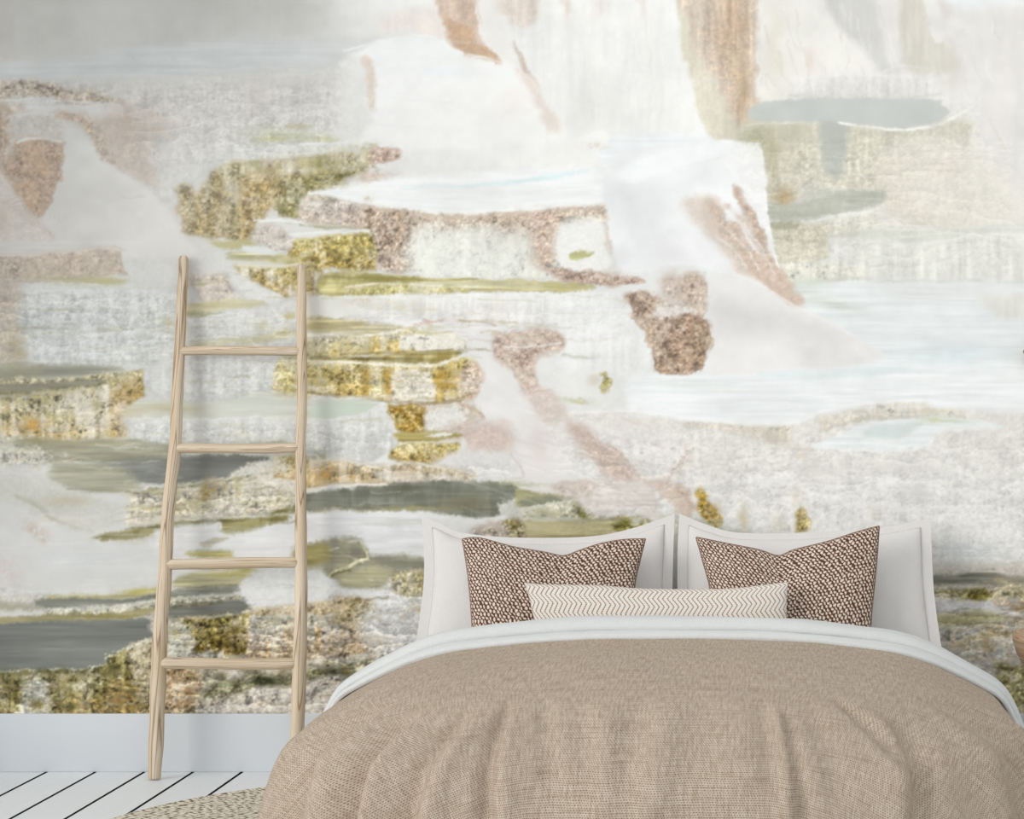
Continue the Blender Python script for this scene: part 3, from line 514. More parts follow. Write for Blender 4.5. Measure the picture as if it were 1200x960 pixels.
    P([(222, 402), (280, 396), (340, 388), (346, 394), (300, 402), (240, 406)], (192, 192, 152), f=3, a=.8, rip=.06); B(308, 383, 8, 8, (176, 172, 122), .6, dots=.5); B(334, 388, 12, 5, (168, 160, 86), .6, dots=.6); B(340, 370, 8, 3, (190, 190, 100), .7); B(196, 378, 8, 8, (184, 176, 120), .7, dots=.5)
    F([(222, 420), (270, 416), (330, 418)], [(220, 462), (270, 468), (322, 454)], (218, 219, 217), (206, 208, 206), peb=.065, f=4)
    F([(322, 424), (336, 418), (362, 420)], [(322, 454), (340, 460), (362, 460)], (206, 202, 150), (192, 176, 100), peb=.15, f=2)
    P([(340, 340), (376, 348), (430, 352), (440, 362), (380, 374), (350, 368)], (224, 222, 214), f=4, a=.7)
    P([(364, 372), (400, 374), (430, 380), (400, 386), (364, 388)], (196, 184, 130), f=2.5, rip=.1)
    # left gold terrace
    P([(-320, 430), (0, 432), (50, 428), (110, 428), (148, 433), (118, 440), (60, 444), (0, 444), (-320, 444)], (156, 156, 140), f=2.5, rip=.08)
    F([(-320, 443), (0, 443), (70, 443), (130, 438), (166, 434)], [(-320, 452), (0, 452), (70, 450), (130, 450), (168, 448)], (170, 164, 120), (186, 176, 132), peb=.16, f=1.5)
    P([(-320, 452), (0, 450), (50, 447), (118, 446), (122, 452), (96, 456), (40, 458), (0, 462), (-320, 462)], (146, 144, 122), f=1.8, rip=.08)
    F([(-320, 464), (0, 463), (40, 459), (90, 457), (130, 450)], [(-320, 520), (0, 514), (50, 516), (100, 516), (146, 512)], (204, 198, 160), (206, 186, 134), peb=.15, st=.07, col2=(222, 216, 200), c2=.42, rim=(170, 166, 116))
    B(20, 466, 40, 8, (150, 142, 76), .75, dots=.6); B(75, 462, 26, 6, (166, 154, 96), .6, dots=.6); B(34, 500, 18, 14, (196, 142, 50), .8, dots=.4); B(6, 500, 12, 12, (186, 158, 90), .6, dots=.5); B(106, 478, 20, 22, (220, 210, 190), .7, dots=.3); B(84, 500, 10, 12, (204, 168, 110), .6, dots=.5); B(130, 506, 14, 10, (196, 154, 76), .75, dots=.4)
    F([(129, 446), (150, 440), (168, 434)], [(132, 476), (150, 474), (172, 464)], (176, 160, 98), (182, 148, 80), peb=.15, st=.08, f=2); B(150, 484, 24, 7, (204, 190, 152), .6)
    P([(138, 452), (142, 470), (148, 496), (146, 512), (134, 505), (130, 480)], (206, 182, 140), f=3, a=.7, peb=.1)
    # pools in the left middle
    P([(10, 516), (70, 516), (145, 513), (200, 522), (206, 536), (120, 541), (70, 536), (20, 526)], (164, 165, 142), f=3, rip=.06); B(185, 526, 30, 7, (140, 144, 128), .8, rip=.05); B(50, 518, 50, 4, (140, 136, 90), .7)
    P([(-320, 518), (0, 514), (18, 520), (70, 532), (60, 544), (0, 548), (-320, 560)], (204, 204, 194), f=3, peb=.12); B(40, 533, 36, 9, (180, 176, 150), .6, dots=.6); B(20, 520, 30, 4, (156, 154, 104), .6, dots=.4)
    P([(60, 552), (110, 544), (140, 540), (150, 560), (165, 572), (110, 576), (66, 568)], (172, 172, 150), f=4, rip=.05)
    P([(118, 541), (160, 537), (200, 535), (260, 534), (312, 535), (306, 546), (284, 556), (250, 562), (204, 567), (170, 566), (146, 560), (136, 550)], (130, 133, 128), f=2, rip=.05)
    L([(120, 540), (160, 537), (210, 534), (300, 534)], 2, (96, 104, 84), .7)
    P([(270, 554), (300, 540), (330, 536), (352, 540), (340, 560), (300, 566)], (212, 210, 200), f=2, peb=.09)
    F([(148, 576), (200, 570), (250, 566), (300, 556), (346, 548)], [(150, 614), (200, 612), (250, 606), (300, 604), (346, 594)], (214, 210, 194), (204, 198, 176), peb=.13, st=.06, rim=(160, 158, 120), f=2.5, j=.9)
    for x, y, rx, ry, cc, a in ((170, 578, 20, 4, (120, 116, 66), .7), (200, 577, 20, 5, (120, 112, 60), .7), (242, 576, 10, 14, (160, 128, 56), .85), (262, 572, 7, 10, (184, 160, 96), .6), (278, 574, 8, 12, (190, 176, 110), .7), (304, 560, 6, 14, (196, 160, 110), .6), (228, 592, 14, 6, (150, 136, 76), .6), (170, 594, 26, 5, (176, 172, 126), .7), (200, 600, 40, 4, (196, 186, 150), .6)):
        B(x, y, rx, ry, cc, a, dots=.5)
    F([(320, 538), (346, 534), (362, 536)], [(322, 560), (346, 562), (362, 570)], (196, 180, 116), (190, 148, 74), peb=.16, f=2)
    B(372, 535, 14, 8, (130, 128, 80), .6, dots=.6)
    P([(110, 630), (150, 620), (200, 612), (256, 608), (300, 606), (346, 592), (350, 602), (318, 612), (300, 618), (270, 620), (256, 614), (210, 620), (160, 630)], (158, 158, 112), f=2.2, rip=.1, col2=(126, 128, 72), c2=.4)
    B(150, 628, 30, 6, (170, 168, 124), .8, rip=.06); P([(258, 612), (290, 610), (312, 616), (280, 628), (262, 624)], (146, 146, 88), f=2.5, a=.9, rip=.1)
    P([(-320, 560), (0, 552), (60, 562), (100, 580), (140, 592), (144, 612), (90, 622), (40, 604), (0, 590), (-320, 590)], (204, 203, 196), f=4, peb=.03); L([(20, 582), (44, 592), (58, 606), (84, 618), (110, 622)], 2.5, (182, 180, 164), .7, f=2); B(80, 586, 30, 7, (186, 180, 146), .6)
    B(70, 608, 40, 8, (214, 208, 200), .7); B(44, 624, 18, 9, (206, 188, 176), .8, ang=.4, dots=.4); B(10, 610, 16, 20, (208, 206, 206), .7)
    L([(0, 548), (40, 546), (74, 562)], 3, (222, 222, 222), .6, f=2)
    P([(184, 622), (230, 614), (256, 612), (262, 624), (300, 620), (350, 612), (352, 660), (280, 664), (190, 660)], (226, 227, 229), f=4, rip=.012); P([(236, 636), (256, 628), (270, 630), (254, 638), (240, 642)], (196, 190, 170), f=2, a=.85, rip=.06)
    # dark central pool
    P([(350, 582), (400, 575), (450, 568), (500, 565), (560, 565), (600, 569), (612, 580), (604, 592), (586, 602), (560, 606), (500, 600), (440, 597), (400, 597), (350, 599)], (134, 138, 124), f=2.2, rip=.06, col2=(118, 122, 108), c2=.4)
    B(470, 574, 30, 8, (96, 98, 78), .7); B(545, 588, 30, 10, (126, 124, 96), .7); B(480, 596, 60, 3, (168, 160, 96), .7); B(600, 568, 40, 3, (170, 178, 130), .6)
    P([(586, 596), (598, 584), (612, 590), (614, 612), (604, 620), (594, 608)], (208, 208, 200), f=2, peb=.08)
    P([(604, 574), (640, 578), (684, 580), (690, 586), (650, 592), (612, 596)], (158, 164, 116), f=2, rip=.08); P([(612, 584), (650, 582), (680, 584), (650, 594), (616, 596)], (136, 144, 120), f=2, a=.9)
    F([(612, 596), (650, 590), (692, 584)], [(612, 608), (650, 608), (693, 606)], (206, 208, 184), (190, 192, 160), peb=.16, f=1.5, rim=(216, 218, 200)); P([(672, 588), (692, 584), (694, 604), (676, 604)], (106, 118, 48), f=1.5, peb=.2); B(640, 602, 20, 6, (140, 144, 96), .6, dots=.7)
    P([(612, 612), (650, 610), (690, 606), (740, 606), (756, 606), (730, 616), (716, 628), (680, 634), (612, 634)], (186, 180, 132), f=2.5, rip=.06); B(700, 608, 46, 4, (138, 140, 116), .8, rip=.06); B(650, 620, 30, 6, (204, 196, 148), .7)
    P([(586, 612), (600, 606), (612, 610), (613, 634), (590, 634)], (146, 134, 84), f=2, peb=.2); P([(556, 618), (576, 612), (590, 616), (590, 632), (556, 632)], (196, 182, 168), f=3, peb=.18)
    P([(714, 614), (734, 608), (744, 614), (760, 608), (766, 616), (740, 624), (722, 626)], (130, 130, 56), f=2, peb=.2, col2=(196, 192, 130), c2=.35)
    # pink flow on the right of centre
    P([(664, 498), (684, 500), (706, 516), (730, 538), (750, 562), (736, 568), (712, 556), (694, 540), (678, 520)], (206, 182, 170), f=4, peb=.06, a=.9)
    L([(690, 508), (716, 524), (738, 544), (750, 562), (780, 568), (790, 576), (798, 590)], 2.5, (188, 152, 134), .75, peb=.08)
    P([(748, 560), (782, 566), (800, 582), (812, 600), (798, 606), (784, 590), (766, 574)], (222, 202, 186), f=3, a=.85); P([(756, 540), (790, 520), (808, 530), (790, 560), (768, 562)], (208, 194, 184), f=5, a=.85, peb=.12); B(742, 500, 26, 16, (218, 210, 204), .6, dots=.5)
    P([(640, 570), (700, 562), (750, 566), (770, 580), (770, 612), (740, 600), (700, 604), (660, 580)], (222, 214, 208), f=5, rip=.02); P([(646, 568), (690, 564), (696, 576), (660, 580)], (206, 188, 178), f=3, a=.8, peb=.1)
    P([(700, 505), (760, 500), (800, 520), (780, 560), (752, 556), (726, 530)], (224, 221, 217), f=5, peb=.05)
    L([(766, 572), (768, 600)], 2, (210, 200, 194), .6)
    for k in range(14):
        x = 664 + k*4; L([(x, 512 + k*5), (x + 10, 515 + k*5), (x + 18, 520 + k*5)], 1.3, (206, 196, 190), .6, f=1)
    # ---- right top
    P([(788, -60), (800, -60), (802, 20), (806, 40), (828, 76), (846, 112), (864, 150), (868, 164), (838, 164), (818, 132), (806, 80), (796, 30)], (222, 216, 192), f=3, peb=.04, st=.03)
    P([(800, -60), (896, -60), (895, 0), (886, 60), (889, 110), (876, 145), (862, 148), (848, 116), (828, 80), (804, 38)], (216, 198, 176), f=3, peb=.07, st=.07)
    P([(838, 0), (872, 0), (876, 60), (884, 90), (876, 140), (866, 144), (850, 110), (836, 60)], (204, 170, 138), f=9, a=.7, peb=.08, st=.08); B(860, 20, 12, 30, (200, 164, 138), .5, st=.1); B(870, 110, 8, 34, (176, 142, 104), .6, st=.1); B(815, 20, 10, 26, (206, 184, 166), .5, dots=.4)
    P([(894, -60), (940, -60), (946, 0), (982, 26), (1010, 56), (1030, 84), (950, 92), (900, 112), (886, 110), (888, 60)], (232, 229, 222), f=5); B(908, 60, 12, 60, (228, 222, 200), .6); B(948, 70, 8, 16, (228, 206, 190), .6); L([(890, 70), (905, 95), (918, 112)], 2, (214, 210, 192), .6)
    P([(946, -60), (1036, -60), (1044, 30), (1056, 80), (1030, 84), (1008, 54), (980, 24)], (206, 205, 199), f=5, st=.02)
    P([(1026, -60), (1060, -60), (1050, 40), (1060, 80), (1040, 74), (1030, 30)], (220, 217, 212), f=5)
    P([(1056, -60), (1086, -60), (1104, 40), (1120, 60), (1116, 84), (1070, 84), (1056, 60)], (210, 204, 188), f=5, st=.03); P([(1076, -60), (1090, -60), (1104, 30), (1104, 50), (1090, 36)], (228, 226, 222), f=3); P([(1098, -60), (1112, -60), (1120, 50), (1112, 50), (1104, 20)], (206, 190, 176), f=3, a=.7)
    P([(1112, -60), (1460, -60), (1460, 14), (1200, 12), (1116, 10)], (228, 233, 235), f=8, rip=.01)
    P([(1112, 14), (1460, 20), (1460, 250), (1180, 250), (1160, 180), (1140, 120), (1120, 60)], (222, 218, 214), f=10, st=.015); B(1170, 120, 16, 90, (228, 222, 218), .6, ang=.2); B(1120, 84, 12, 26, (206, 198, 184), .6)
    F([(936, 92), (1000, 88), (1060, 90), (1092, 86)], [(926, 112), (1000, 116), (1060, 116), (1100, 112)], (224, 222, 216), (214, 212, 205), peb=.045, f=3, rim=(233, 233, 230)); L([(1030, 86), (1060, 78), (1090, 80)], 3, (228, 227, 224), .7)
    P([(888, 122), (940, 116), (1000, 114), (1060, 116), (1104, 120), (1116, 134), (1092, 146), (1040, 150), (1000, 146), (940, 144), (884, 142), (882, 130)], (190, 195, 190), f=2.5, cl=.01)
    F([(1090, 124), (1120, 118), (1148, 114)], [(1090, 146), (1120, 144), (1150, 160)], (222, 221, 214), (218, 217, 208), f=5, peb=.05)
    F([(868, 146), (910, 144), (960, 144), (1000, 146), (1040, 150), (1080, 150), (1116, 142), (1140, 146)], [(880, 236), (910, 238), (960, 226), (1000, 224), (1040, 240), (1080, 262), (1116, 264), (1140, 250)], (204, 201, 176), (214, 210, 192), f=4, peb=.07, st=.05)
    B(892, 160, 26, 16, (152, 160, 122), .85, dots=.3); B(930, 154, 20, 12, (176, 180, 146), .7, dots=.4); B(905, 190, 10, 40, (176, 170, 132), .6, st=.1); B(928, 200, 6, 30, (210, 206, 184), .5); B(920, 230, 14, 12, (180, 158, 112), .7)
    P([(962, 142), (992, 143), (990, 190), (980, 206), (966, 196)], (174, 178, 170), f=5, a=.9); L([(984, 143), (1020, 150), (1060, 152), (1100, 147), (1120, 138), (1150, 114)], 3.5, (230, 229, 222), .9)
    P([(1040, 170), (1120, 160), (1180, 200), (1200, 260), (1120, 270), (1050, 265), (1030, 220)], (226, 219, 203), f=12, a=.85, peb=.02); B(1110, 200, 16, 12, (228, 208, 192), .5); L([(1160, 140), (1172, 165), (1178, 176)], 3, (214, 206, 186), .6)
    P([(902, 238), (930, 238), (960, 228), (1000, 224), (1036, 226), (1030, 240), (990, 250), (960, 256), (930, 260), (904, 258)], (190, 192, 178), f=3, rip=.03); B(950, 225, 20, 10, (196, 196, 184), .6)
    F([(960, 258), (990, 254), (1024, 248), (1034, 260)], [(960, 275), (990, 276), (1024, 272), (1034, 270)], (222, 220, 206), (216, 214, 196), f=3, peb=.05, rim=(230, 230, 224))
    F([(904, 264), (935, 262), (970, 262)], [(904, 312), (940, 310), (970, 300)], (208, 206, 180), (214, 210, 188), f=3, peb=.07, st=.04); P([(906, 262), (936, 260), (932, 270), (908, 270)], (160, 160, 130), f=2, a=.8)
    P([(1030, 266), (1100, 268), (1200, 262), (1460, 262), (1460, 276), (1200, 276), (1080, 286), (1000, 280), (990, 276)], (216, 217, 205), f=4, rip=.02)
    F([(1000, 284), (1080, 286), (1180, 274), (1460, 274)], [(960, 324), (1080, 330), (1180, 330), (1460, 340)], (224, 224, 214), (220, 220, 212), f=6, peb=.03, rim=(231, 231, 225)); F([(912, 312), (960, 308), (1010, 318)], [(920, 334), (960, 330), (1010, 326)], (222, 221, 206), (218, 220, 206), f=3)
    # white block and its brown streaks
    P([(712, 190), (780, 170), (836, 164), (880, 167), (893, 176), (897, 230), (906, 288), (918, 324), (944, 352), (900, 344), (840, 320), (800, 310), (740, 320), (716, 290)], (236, 237, 238), f=3, cl=.01)
    B(752, 250, 36, 60, (221, 222, 225), .8); B(790, 290, 40, 22, (224, 224, 226), .7); B(830, 215, 50, 22, (230, 232, 235), .6)  # grey shading painted on the block, in place of a soft wall shadow
    L([(800, 194), (830, 190), (846, 184), (862, 172), (884, 169)], 2, (222, 220, 216), .7); L([(838, 165), (878, 168), (892, 176)], 3, (242, 242, 241), .9)
    P([(862, 176), (890, 176), (896, 230), (898, 260), (884, 240), (868, 210)], (230, 231, 229), f=3, peb=.02)
    P([(800, 240), (824, 230), (846, 250), (876, 290), (914, 320), (944, 354), (928, 356), (896, 338), (860, 318), (830, 280)], (222, 204, 190), f=5, a=.9, peb=.06, st=.03)
    P([(858, 220), (868, 224), (884, 250), (900, 290), (914, 322), (896, 300), (872, 252)], (198, 166, 142), f=2.5, a=.85, peb=.10); P([(826, 236), (840, 236), (858, 262), (874, 290), (866, 296), (846, 270)], (200, 172, 150), f=4, a=.75, peb=.12); P([(866, 290), (890, 300), (922, 330), (944, 352), (930, 356), (900, 340), (880, 320)], (214, 184, 162), f=3, a=.9, peb=.04)
    B(830, 256, 8, 24, (208, 186, 170), .5, ang=-.5, dots=.5); L([(868, 262), (886, 290), (902, 318)], 3, (232, 222, 214), .6)
    P([(804, 262), (830, 284), (858, 312), (836, 312), (806, 296)], (236, 236, 238), f=5)
    # ---- white cone and the bright pool
    P([(740, 440), (836, 434), (1040, 420), (1200, 400), (1460, 400), (1460, 482), (1130, 480), (1080, 470), (1010, 474), (960, 486), (930, 497), (860, 496), (800, 492), (740, 480)], (233, 236, 238), f=4, rip=.016)
    P([(940, 330), (1050, 340), (1200, 352), (1460, 350), (1460, 420), (1040, 425), (990, 390), (950, 360)], (226, 231, 233), f=8, rip=.012); B(965, 352, 40, 8, (206, 214, 200), .7, ang=.3, rip=.03); B(950, 330, 28, 7, (212, 220, 200), .7); B(1080, 345, 90, 12, (216, 218, 216), .6, rip=.015)
    P([(1150, 352), (1180, 346), (1460, 340), (1460, 376), (1190, 374), (1166, 366)], (224, 223, 216), f=4, st=.03)
    P([(834, 350), (836, 326), (862, 320), (900, 340), (926, 358), (960, 372), (1000, 394), (1036, 416), (1020, 426), (970, 433), (900, 436), (830, 437), (836, 400)], (230, 228, 227), f=3.5, cl=.008)
    B(880, 372, 70, 22, (210, 208, 207), .75, ang=.25); B(960, 392, 40, 14, (216, 214, 213), .6, ang=.45); B(850, 335, 30, 14, (234, 233, 233), .7)  # cone's grey top: soft shade of the wall's right band, painted in
    B(1120, 415, 70, 12, (214, 229, 233), .7, rip=.01); P([(890, 438), (960, 436), (1040, 430), (1060, 436), (1000, 444), (920, 444)], (214, 229, 231), f=4, a=.8); B(800, 450, 60, 8, (222, 230, 228), .6, rip=.02); B(780, 480, 60, 6, (238, 239, 241), .8)
    for k, y in enumerate((452, 458, 464, 470, 477, 484)): L([(745 + k*8, y), (820, y + 2), (900, y + 1 + k), (960, y)], 1.3, (220, 226, 230), .6, f=1)
    # ---- right, beside the pillows
    B(1140, 646, 40, 10, (206, 214, 218), .6); B(1080, 650, 30, 12, (218, 217, 212), .5, dots=.4)
    P([(1060, 660), (1200, 660), (1460, 660), (1460, 845), (1060, 845)], (208, 203, 192), f=4, peb=.08, sub=1)
    P([(1080, 676), (1120, 672), (1165, 668), (1200, 676), (1460, 676), (1460, 690), (1200, 688), (1140, 684), (1080, 684)], (154, 154, 138), f=2.5, rip=.12); P([(1080, 690), (1130, 688), (1200, 690), (1460, 690), (1460, 702), (1200, 702), (1150, 706), (1080, 697)], (178, 172, 128), f=2.5, peb=.17, col2=(206, 194, 160), c2=.4)
    P([(1130, 692), (1150, 688), (1160, 698), (1148, 708), (1132, 703)], (124, 118, 52), f=2, peb=.2); B(1172, 682, 24, 6, (196, 178, 130), .8, dots=.5); L([(1085, 694), (1120, 694), (1135, 696)], 3, (112, 114, 56), .7)
    P([(1090, 702), (1130, 706), (1185, 704), (1200, 712), (1190, 722), (1130, 716), (1090, 714)], (222, 221, 222), f=3, rip=.02); P([(1182, 704), (1460, 702), (1460, 716), (1200, 716), (1186, 712)], (184, 156, 120), f=2.5, peb=.15); P([(1188, 726), (1200, 720), (1460, 720), (1460, 734), (1196, 732)], (176, 162, 138), f=2.5, peb=.1)
    P([(1090, 722), (1130, 718), (1160, 716), (1178, 724), (1160, 732), (1120, 734), (1090, 730)], (204, 202, 160), f=3, rip=.07); P([(1100, 724), (1130, 722), (1160, 724), (1140, 730), (1110, 730)], (186, 184, 128), f=2, a=.7)
    P([(1090, 736), (1140, 736), (1184, 730), (1190, 746), (1186, 775), (1140, 770), (1090, 752)], (214, 209, 198), f=3, peb=.13, col2=(206, 186, 148), c2=.35); L([(1138, 748), (1160, 744), (1186, 741)], 4, (176, 148, 92), .8, peb=.2); B(1156, 752, 6, 12, (176, 140, 80), .7, dots=.5); B(1120, 754, 14, 8, (212, 178, 128), .7, dots=.4); B(1172, 762, 10, 14, (216, 214, 210), .7)
    P([(1166, 784), (1190, 776), (1460, 774), (1460, 845), (1200, 845)], (166, 164, 104), f=3, peb=.15, col2=(196, 190, 150), c2=.3); B(1180, 782, 14, 3, (130, 128, 76), .7)
    # ---- lower left
    B(12, 668, 22, 22, (208, 190, 182), .7, dots=.3); B(110, 655, 80, 16, (210, 212, 212), .7, rip=.02); B(90, 690, 60, 8, (216, 217, 214), .7)
    P([(218, 648), (250, 645), (274, 649), (262, 654), (226, 653)], (188, 188, 116), f=2.5, rip=.1)
    P([(206, 680), (226, 670), (262, 666), (296, 664), (288, 676), (276, 688), (220, 690)], (198, 198, 154), f=3, rip=.1); B(285, 668, 12, 4, (176, 180, 96), .8); B(270, 674, 30, 4, (182, 188, 104), .7); B(230, 662, 30, 5, (222, 224, 224), .8)
    P([(130, 696), (170, 690), (200, 686), (186, 696), (150, 700), (70, 704), (60, 698)], (190, 190, 130), f=2.5, a=.85, rip=.08); B(160, 693, 20, 4, (176, 180, 84), .8)
    P([(40, 704), (60, 701), (150, 701), (200, 693), (240, 689), (278, 687), (272, 694), (240, 698), (200, 700), (150, 707), (100, 711), (56, 712)], (140, 141, 131), f=1.8, rip=.06); L([(206, 691), (240, 688), (278, 686)], 2, (92, 96, 62), .7)
    P([(-320, 704), (0, 706), (40, 708), (50, 714), (0, 716), (-320, 716)], (166, 164, 142), f=3, a=.8); P([(-320, 714), (0, 715), (50, 715), (50, 722), (0, 724), (-320, 724)], (212, 210, 204), f=2.5)
    F([(50, 715), (100, 714), (150, 710), (200, 701), (250, 699), (290, 694)], [(50, 723), (100, 722), (150, 718), (190, 712), (240, 708), (290, 702)], (206, 206, 188), (176, 176, 142), peb=.18, f=1.5, under=(108, 106, 62))
    P([(-320, 724), (0, 723), (100, 722), (170, 714), (190, 714), (160, 724), (80, 729), (0, 731), (-320, 731)], (160, 156, 112), f=2, rip=.1); B(120, 722, 50, 3, (120, 116, 62), .7)
    P([(196, 712), (220, 707), (260, 704), (296, 702), (292, 712), (272, 721), (230, 724), (198, 725)], (126, 128, 121), f=1.8, rip=.05); L([(205, 711), (240, 708), (262, 705)], 3, (92, 96, 60), .8, peb=.15)
    P([(-320, 732), (0, 731), (60, 729), (120, 726), (160, 725), (178, 728), (174, 736), (180, 744), (172, 752), (148, 758), (128, 770), (114, 781), (60, 784), (0, 786), (-320, 786)], (124, 127, 122), f=1.6, rip=.045)
    F([(-320, 786), (0, 786), (60, 784), (114, 781), (130, 768), (150, 758), (184, 750), (200, 746)], [(-320, 850), (0, 850), (60, 850), (114, 850), (130, 850), (150, 850), (184, 850), (200, 850)], (120, 120, 66), (156, 132, 80), peb=.22, st=.09, f=1.5, col2=(176, 162, 112), c2=.35, j=.9)
    L([(-300, 788), (0, 788), (60, 786), (112, 784), (128, 774)], 5, (76, 84, 48), .75, peb=.35); L([(130, 768), (150, 758), (178, 750)], 3, (206, 206, 190), .75, peb=.2)
    P([(26, 802), (40, 796), (54, 802), (58, 845), (24, 845)], (192, 192, 180), f=4, a=.9, peb=.14); B(14, 812, 12, 20, (126, 116, 44), .75, dots=.5); B(74, 812, 12, 22, (110, 104, 46), .7, dots=.5); B(100, 826, 26, 16, (150, 118, 66), .7, dots=.5); B(146, 816, 22, 24, (146, 100, 26), .85, dots=.35); B(134, 788, 14, 8, (90, 92, 50), .7, dots=.6); B(100, 795, 30, 6, (150, 146, 104), .6, dots=.7); B(4, 790, 20, 6, (130, 134, 80), .6, dots=.6)
    P([(146, 764), (170, 756), (182, 764), (182, 800), (168, 806), (152, 782)], (196, 182, 148), f=3, a=.85, peb=.18)
    F([(196, 732), (236, 726), (290, 720)], [(196, 850), (236, 850), (290, 850)], (196, 194, 170), (192, 170, 134), peb=.16, f=2)
    F([(210, 726), (240, 724), (286, 720), (292, 722)], [(228, 764), (250, 768), (280, 769), (290, 766)], (152, 142, 72), (128, 102, 34), peb=.24, st=.09, f=1.8, col2=(176, 156, 92), c2=.25); B(276, 752, 12, 14, (96, 74, 18), .75, dots=.4); B(222, 740, 8, 9, (204, 204, 188), .6, dots=.5); B(240, 742, 14, 10, (146, 124, 40), .6, dots=.5); L([(204, 726), (240, 724), (290, 718)], 3, (206, 204, 182), .8, peb=.25)
    P([(198, 736), (216, 734), (226, 752), (224, 768), (200, 772)], (200, 202, 188), f=2.5, peb=.12); P([(226, 766), (250, 762), (262, 770), (236, 774)], (216, 212, 202), f=2.5, peb=.08)
    P([(192, 784), (230, 782), (236, 800), (232, 824), (220, 828), (192, 826)], (184, 152, 112), f=2, peb=.18, col2=(204, 184, 156), c2=.3); B(222, 812, 9, 12, (166, 118, 52), .7, dots=.4); L([(190, 830), (216, 828), (240, 827)], 4, (86, 68, 38), .8, peb=.2)
    # block right of the post
    P([(278, 690), (290, 674), (310, 667), (345, 668), (370, 664), (382, 670), (396, 688), (390, 700), (350, 708), (302, 714), (288, 706)], (222, 224, 226), f=2, peb=.06); B(330, 690, 30, 3, (200, 204, 208), .6, ang=-.1); L([(372, 666), (384, 676), (392, 690)], 3, (240, 240, 238), .8)
    F([(296, 714), (345, 710), (400, 702), (436, 698)], [(298, 724), (345, 724), (400, 722), (440, 720)], (212, 196, 160), (196, 174, 128), peb=.17, f=1.8); F([(292, 724), (345, 722), (440, 718)], [(292, 738), (345, 738), (440, 736)], (214, 213, 204), (190, 184, 150), peb=.16, f=1.8); B(322, 727, 18, 5, (156, 152, 104), .7, dots=.6)
    F([(290, 740), (345, 736), (400, 734), (450, 730)], [(290, 772), (345, 774), (400, 772), (450, 760)], (206, 200, 192), (186, 158, 120), peb=.17, st=.05, f=1.8, col2=(190, 156, 108), c2=.4)
    F([(230, 776), (290, 772), (345, 774), (400, 770), (470, 760)], [(238, 815), (290, 800), (345, 796), (400, 786), (480, 775)], (210, 196, 172), (196, 190, 166), peb=.16, f=2, col2=(216, 210, 200), c2=.4)
    P([(238, 812), (256, 802), (284, 798), (300, 790), (330, 792), (360, 788), (400, 780), (440, 776), (430, 784), (400, 790), (350, 797), (300, 806), (262, 814), (240, 818)], (92, 100, 62), f=2.5, peb=.25, col2=(176, 178, 130), c2=.25)
    B(262, 804, 12, 8, (150, 164, 130), .7, dots=.5); B(310, 798, 24, 5, (44, 54, 26), .85, dots=.4); B(392, 788, 14, 4, (54, 56, 26), .75, dots=.4); B(360, 788, 20, 4, (140, 144, 76), .7, dots=.5)
    P([(230, 826), (270, 818), (300, 812), (350, 804), (400, 796), (480, 780), (620, 770), (620, 850), (230, 850)], (214, 206, 196), f=1.8, peb=.12, sub=1); L([(200, 834), (300, 836), (400, 836)], 2, (150, 140, 110), .5, peb=.3)
    # between the post and the bed
    P([(345, 640), (372, 634), (400, 627), (420, 628), (430, 640), (434, 650), (460, 651), (497, 655), (497, 668), (470, 672), (456, 682), (440, 695), (412, 694), (398, 684), (390, 678), (382, 668), (364, 662), (345, 656)], (162, 162, 134), f=4, rip=.07, col2=(146, 147, 126), c2=.4)
    P([(348, 642), (372, 636), (384, 642), (384, 656), (362, 662), (346, 656)], (156, 156, 88), f=4, a=.85, rip=.1); P([(400, 676), (430, 664), (460, 666), (450, 682), (436, 692), (412, 692)], (180, 178, 140), f=4, a=.8, rip=.08); B(470, 660, 30, 5, (138, 140, 124), .8)
    L([(388, 674), (396, 668), (406, 664), (416, 659), (428, 656), (432, 655), (430, 646), (424, 634)], 3, (216, 220, 166), .95, f=1, peb=.2); L([(390, 676), (398, 671), (410, 666)], 2, (90, 104, 34), .8); L([(384, 644), (392, 643), (398, 641)], 2.4, (232, 232, 216), .9); L([(394, 628), (410, 634), (422, 634)], 2.2, (228, 228, 212), .9); L([(398, 648), (412, 654), (420, 657)], 1.5, (206, 206, 180), .8)
    P([(340, 604), (400, 600), (500, 604), (500, 640), (440, 642), (420, 630), (380, 628), (350, 634)], (224, 225, 228), f=4, rip=.015); B(470, 612, 40, 5, (198, 196, 190), .5); B(385, 598, 20, 3, (190, 188, 150), .6)
    P([(460, 676), (480, 670), (506, 672), (506, 700), (476, 700), (456, 694)], (206, 196, 172), f=3, peb=.17, col2=(176, 166, 110), c2=.35); P([(396, 700), (420, 698), (444, 706), (438, 720), (416, 730), (396, 730)], (206, 184, 142), f=3, peb=.16, col2=(170, 150, 100), c2=.3); P([(400, 690), (450, 692), (480, 704), (450, 716), (430, 704), (400, 698)], (222, 222, 222), f=3, peb=.05)
    P([(430, 716), (480, 702), (510, 704), (510, 760), (470, 770), (430, 762), (420, 740)], (214, 214, 212), f=5, peb=.08); B(486, 712, 12, 5, (190, 160, 104), .7, dots=.5); B(416, 752, 24, 18, (200, 176, 148), .6, dots=.5); B(446, 748, 16, 6, (200, 184, 160), .6, dots=.5); B(404, 790, 8, 8, (70, 76, 46), .7, dots=.5)
    # drifting steam in the print
    for x, y, rx, ry, a in ((560, 150, 140, 50, .35), (250, 250, 70, 60, .15), (860, 400, 90, 40, .2), (1080, 60, 140, 90, .25), (1150, 210, 120, 90, .3), (90, 560, 60, 20, .2), (230, 430, 120, 30, .12)):
        B(x, y, rx, ry, (232, 231, 229), a, p=2)
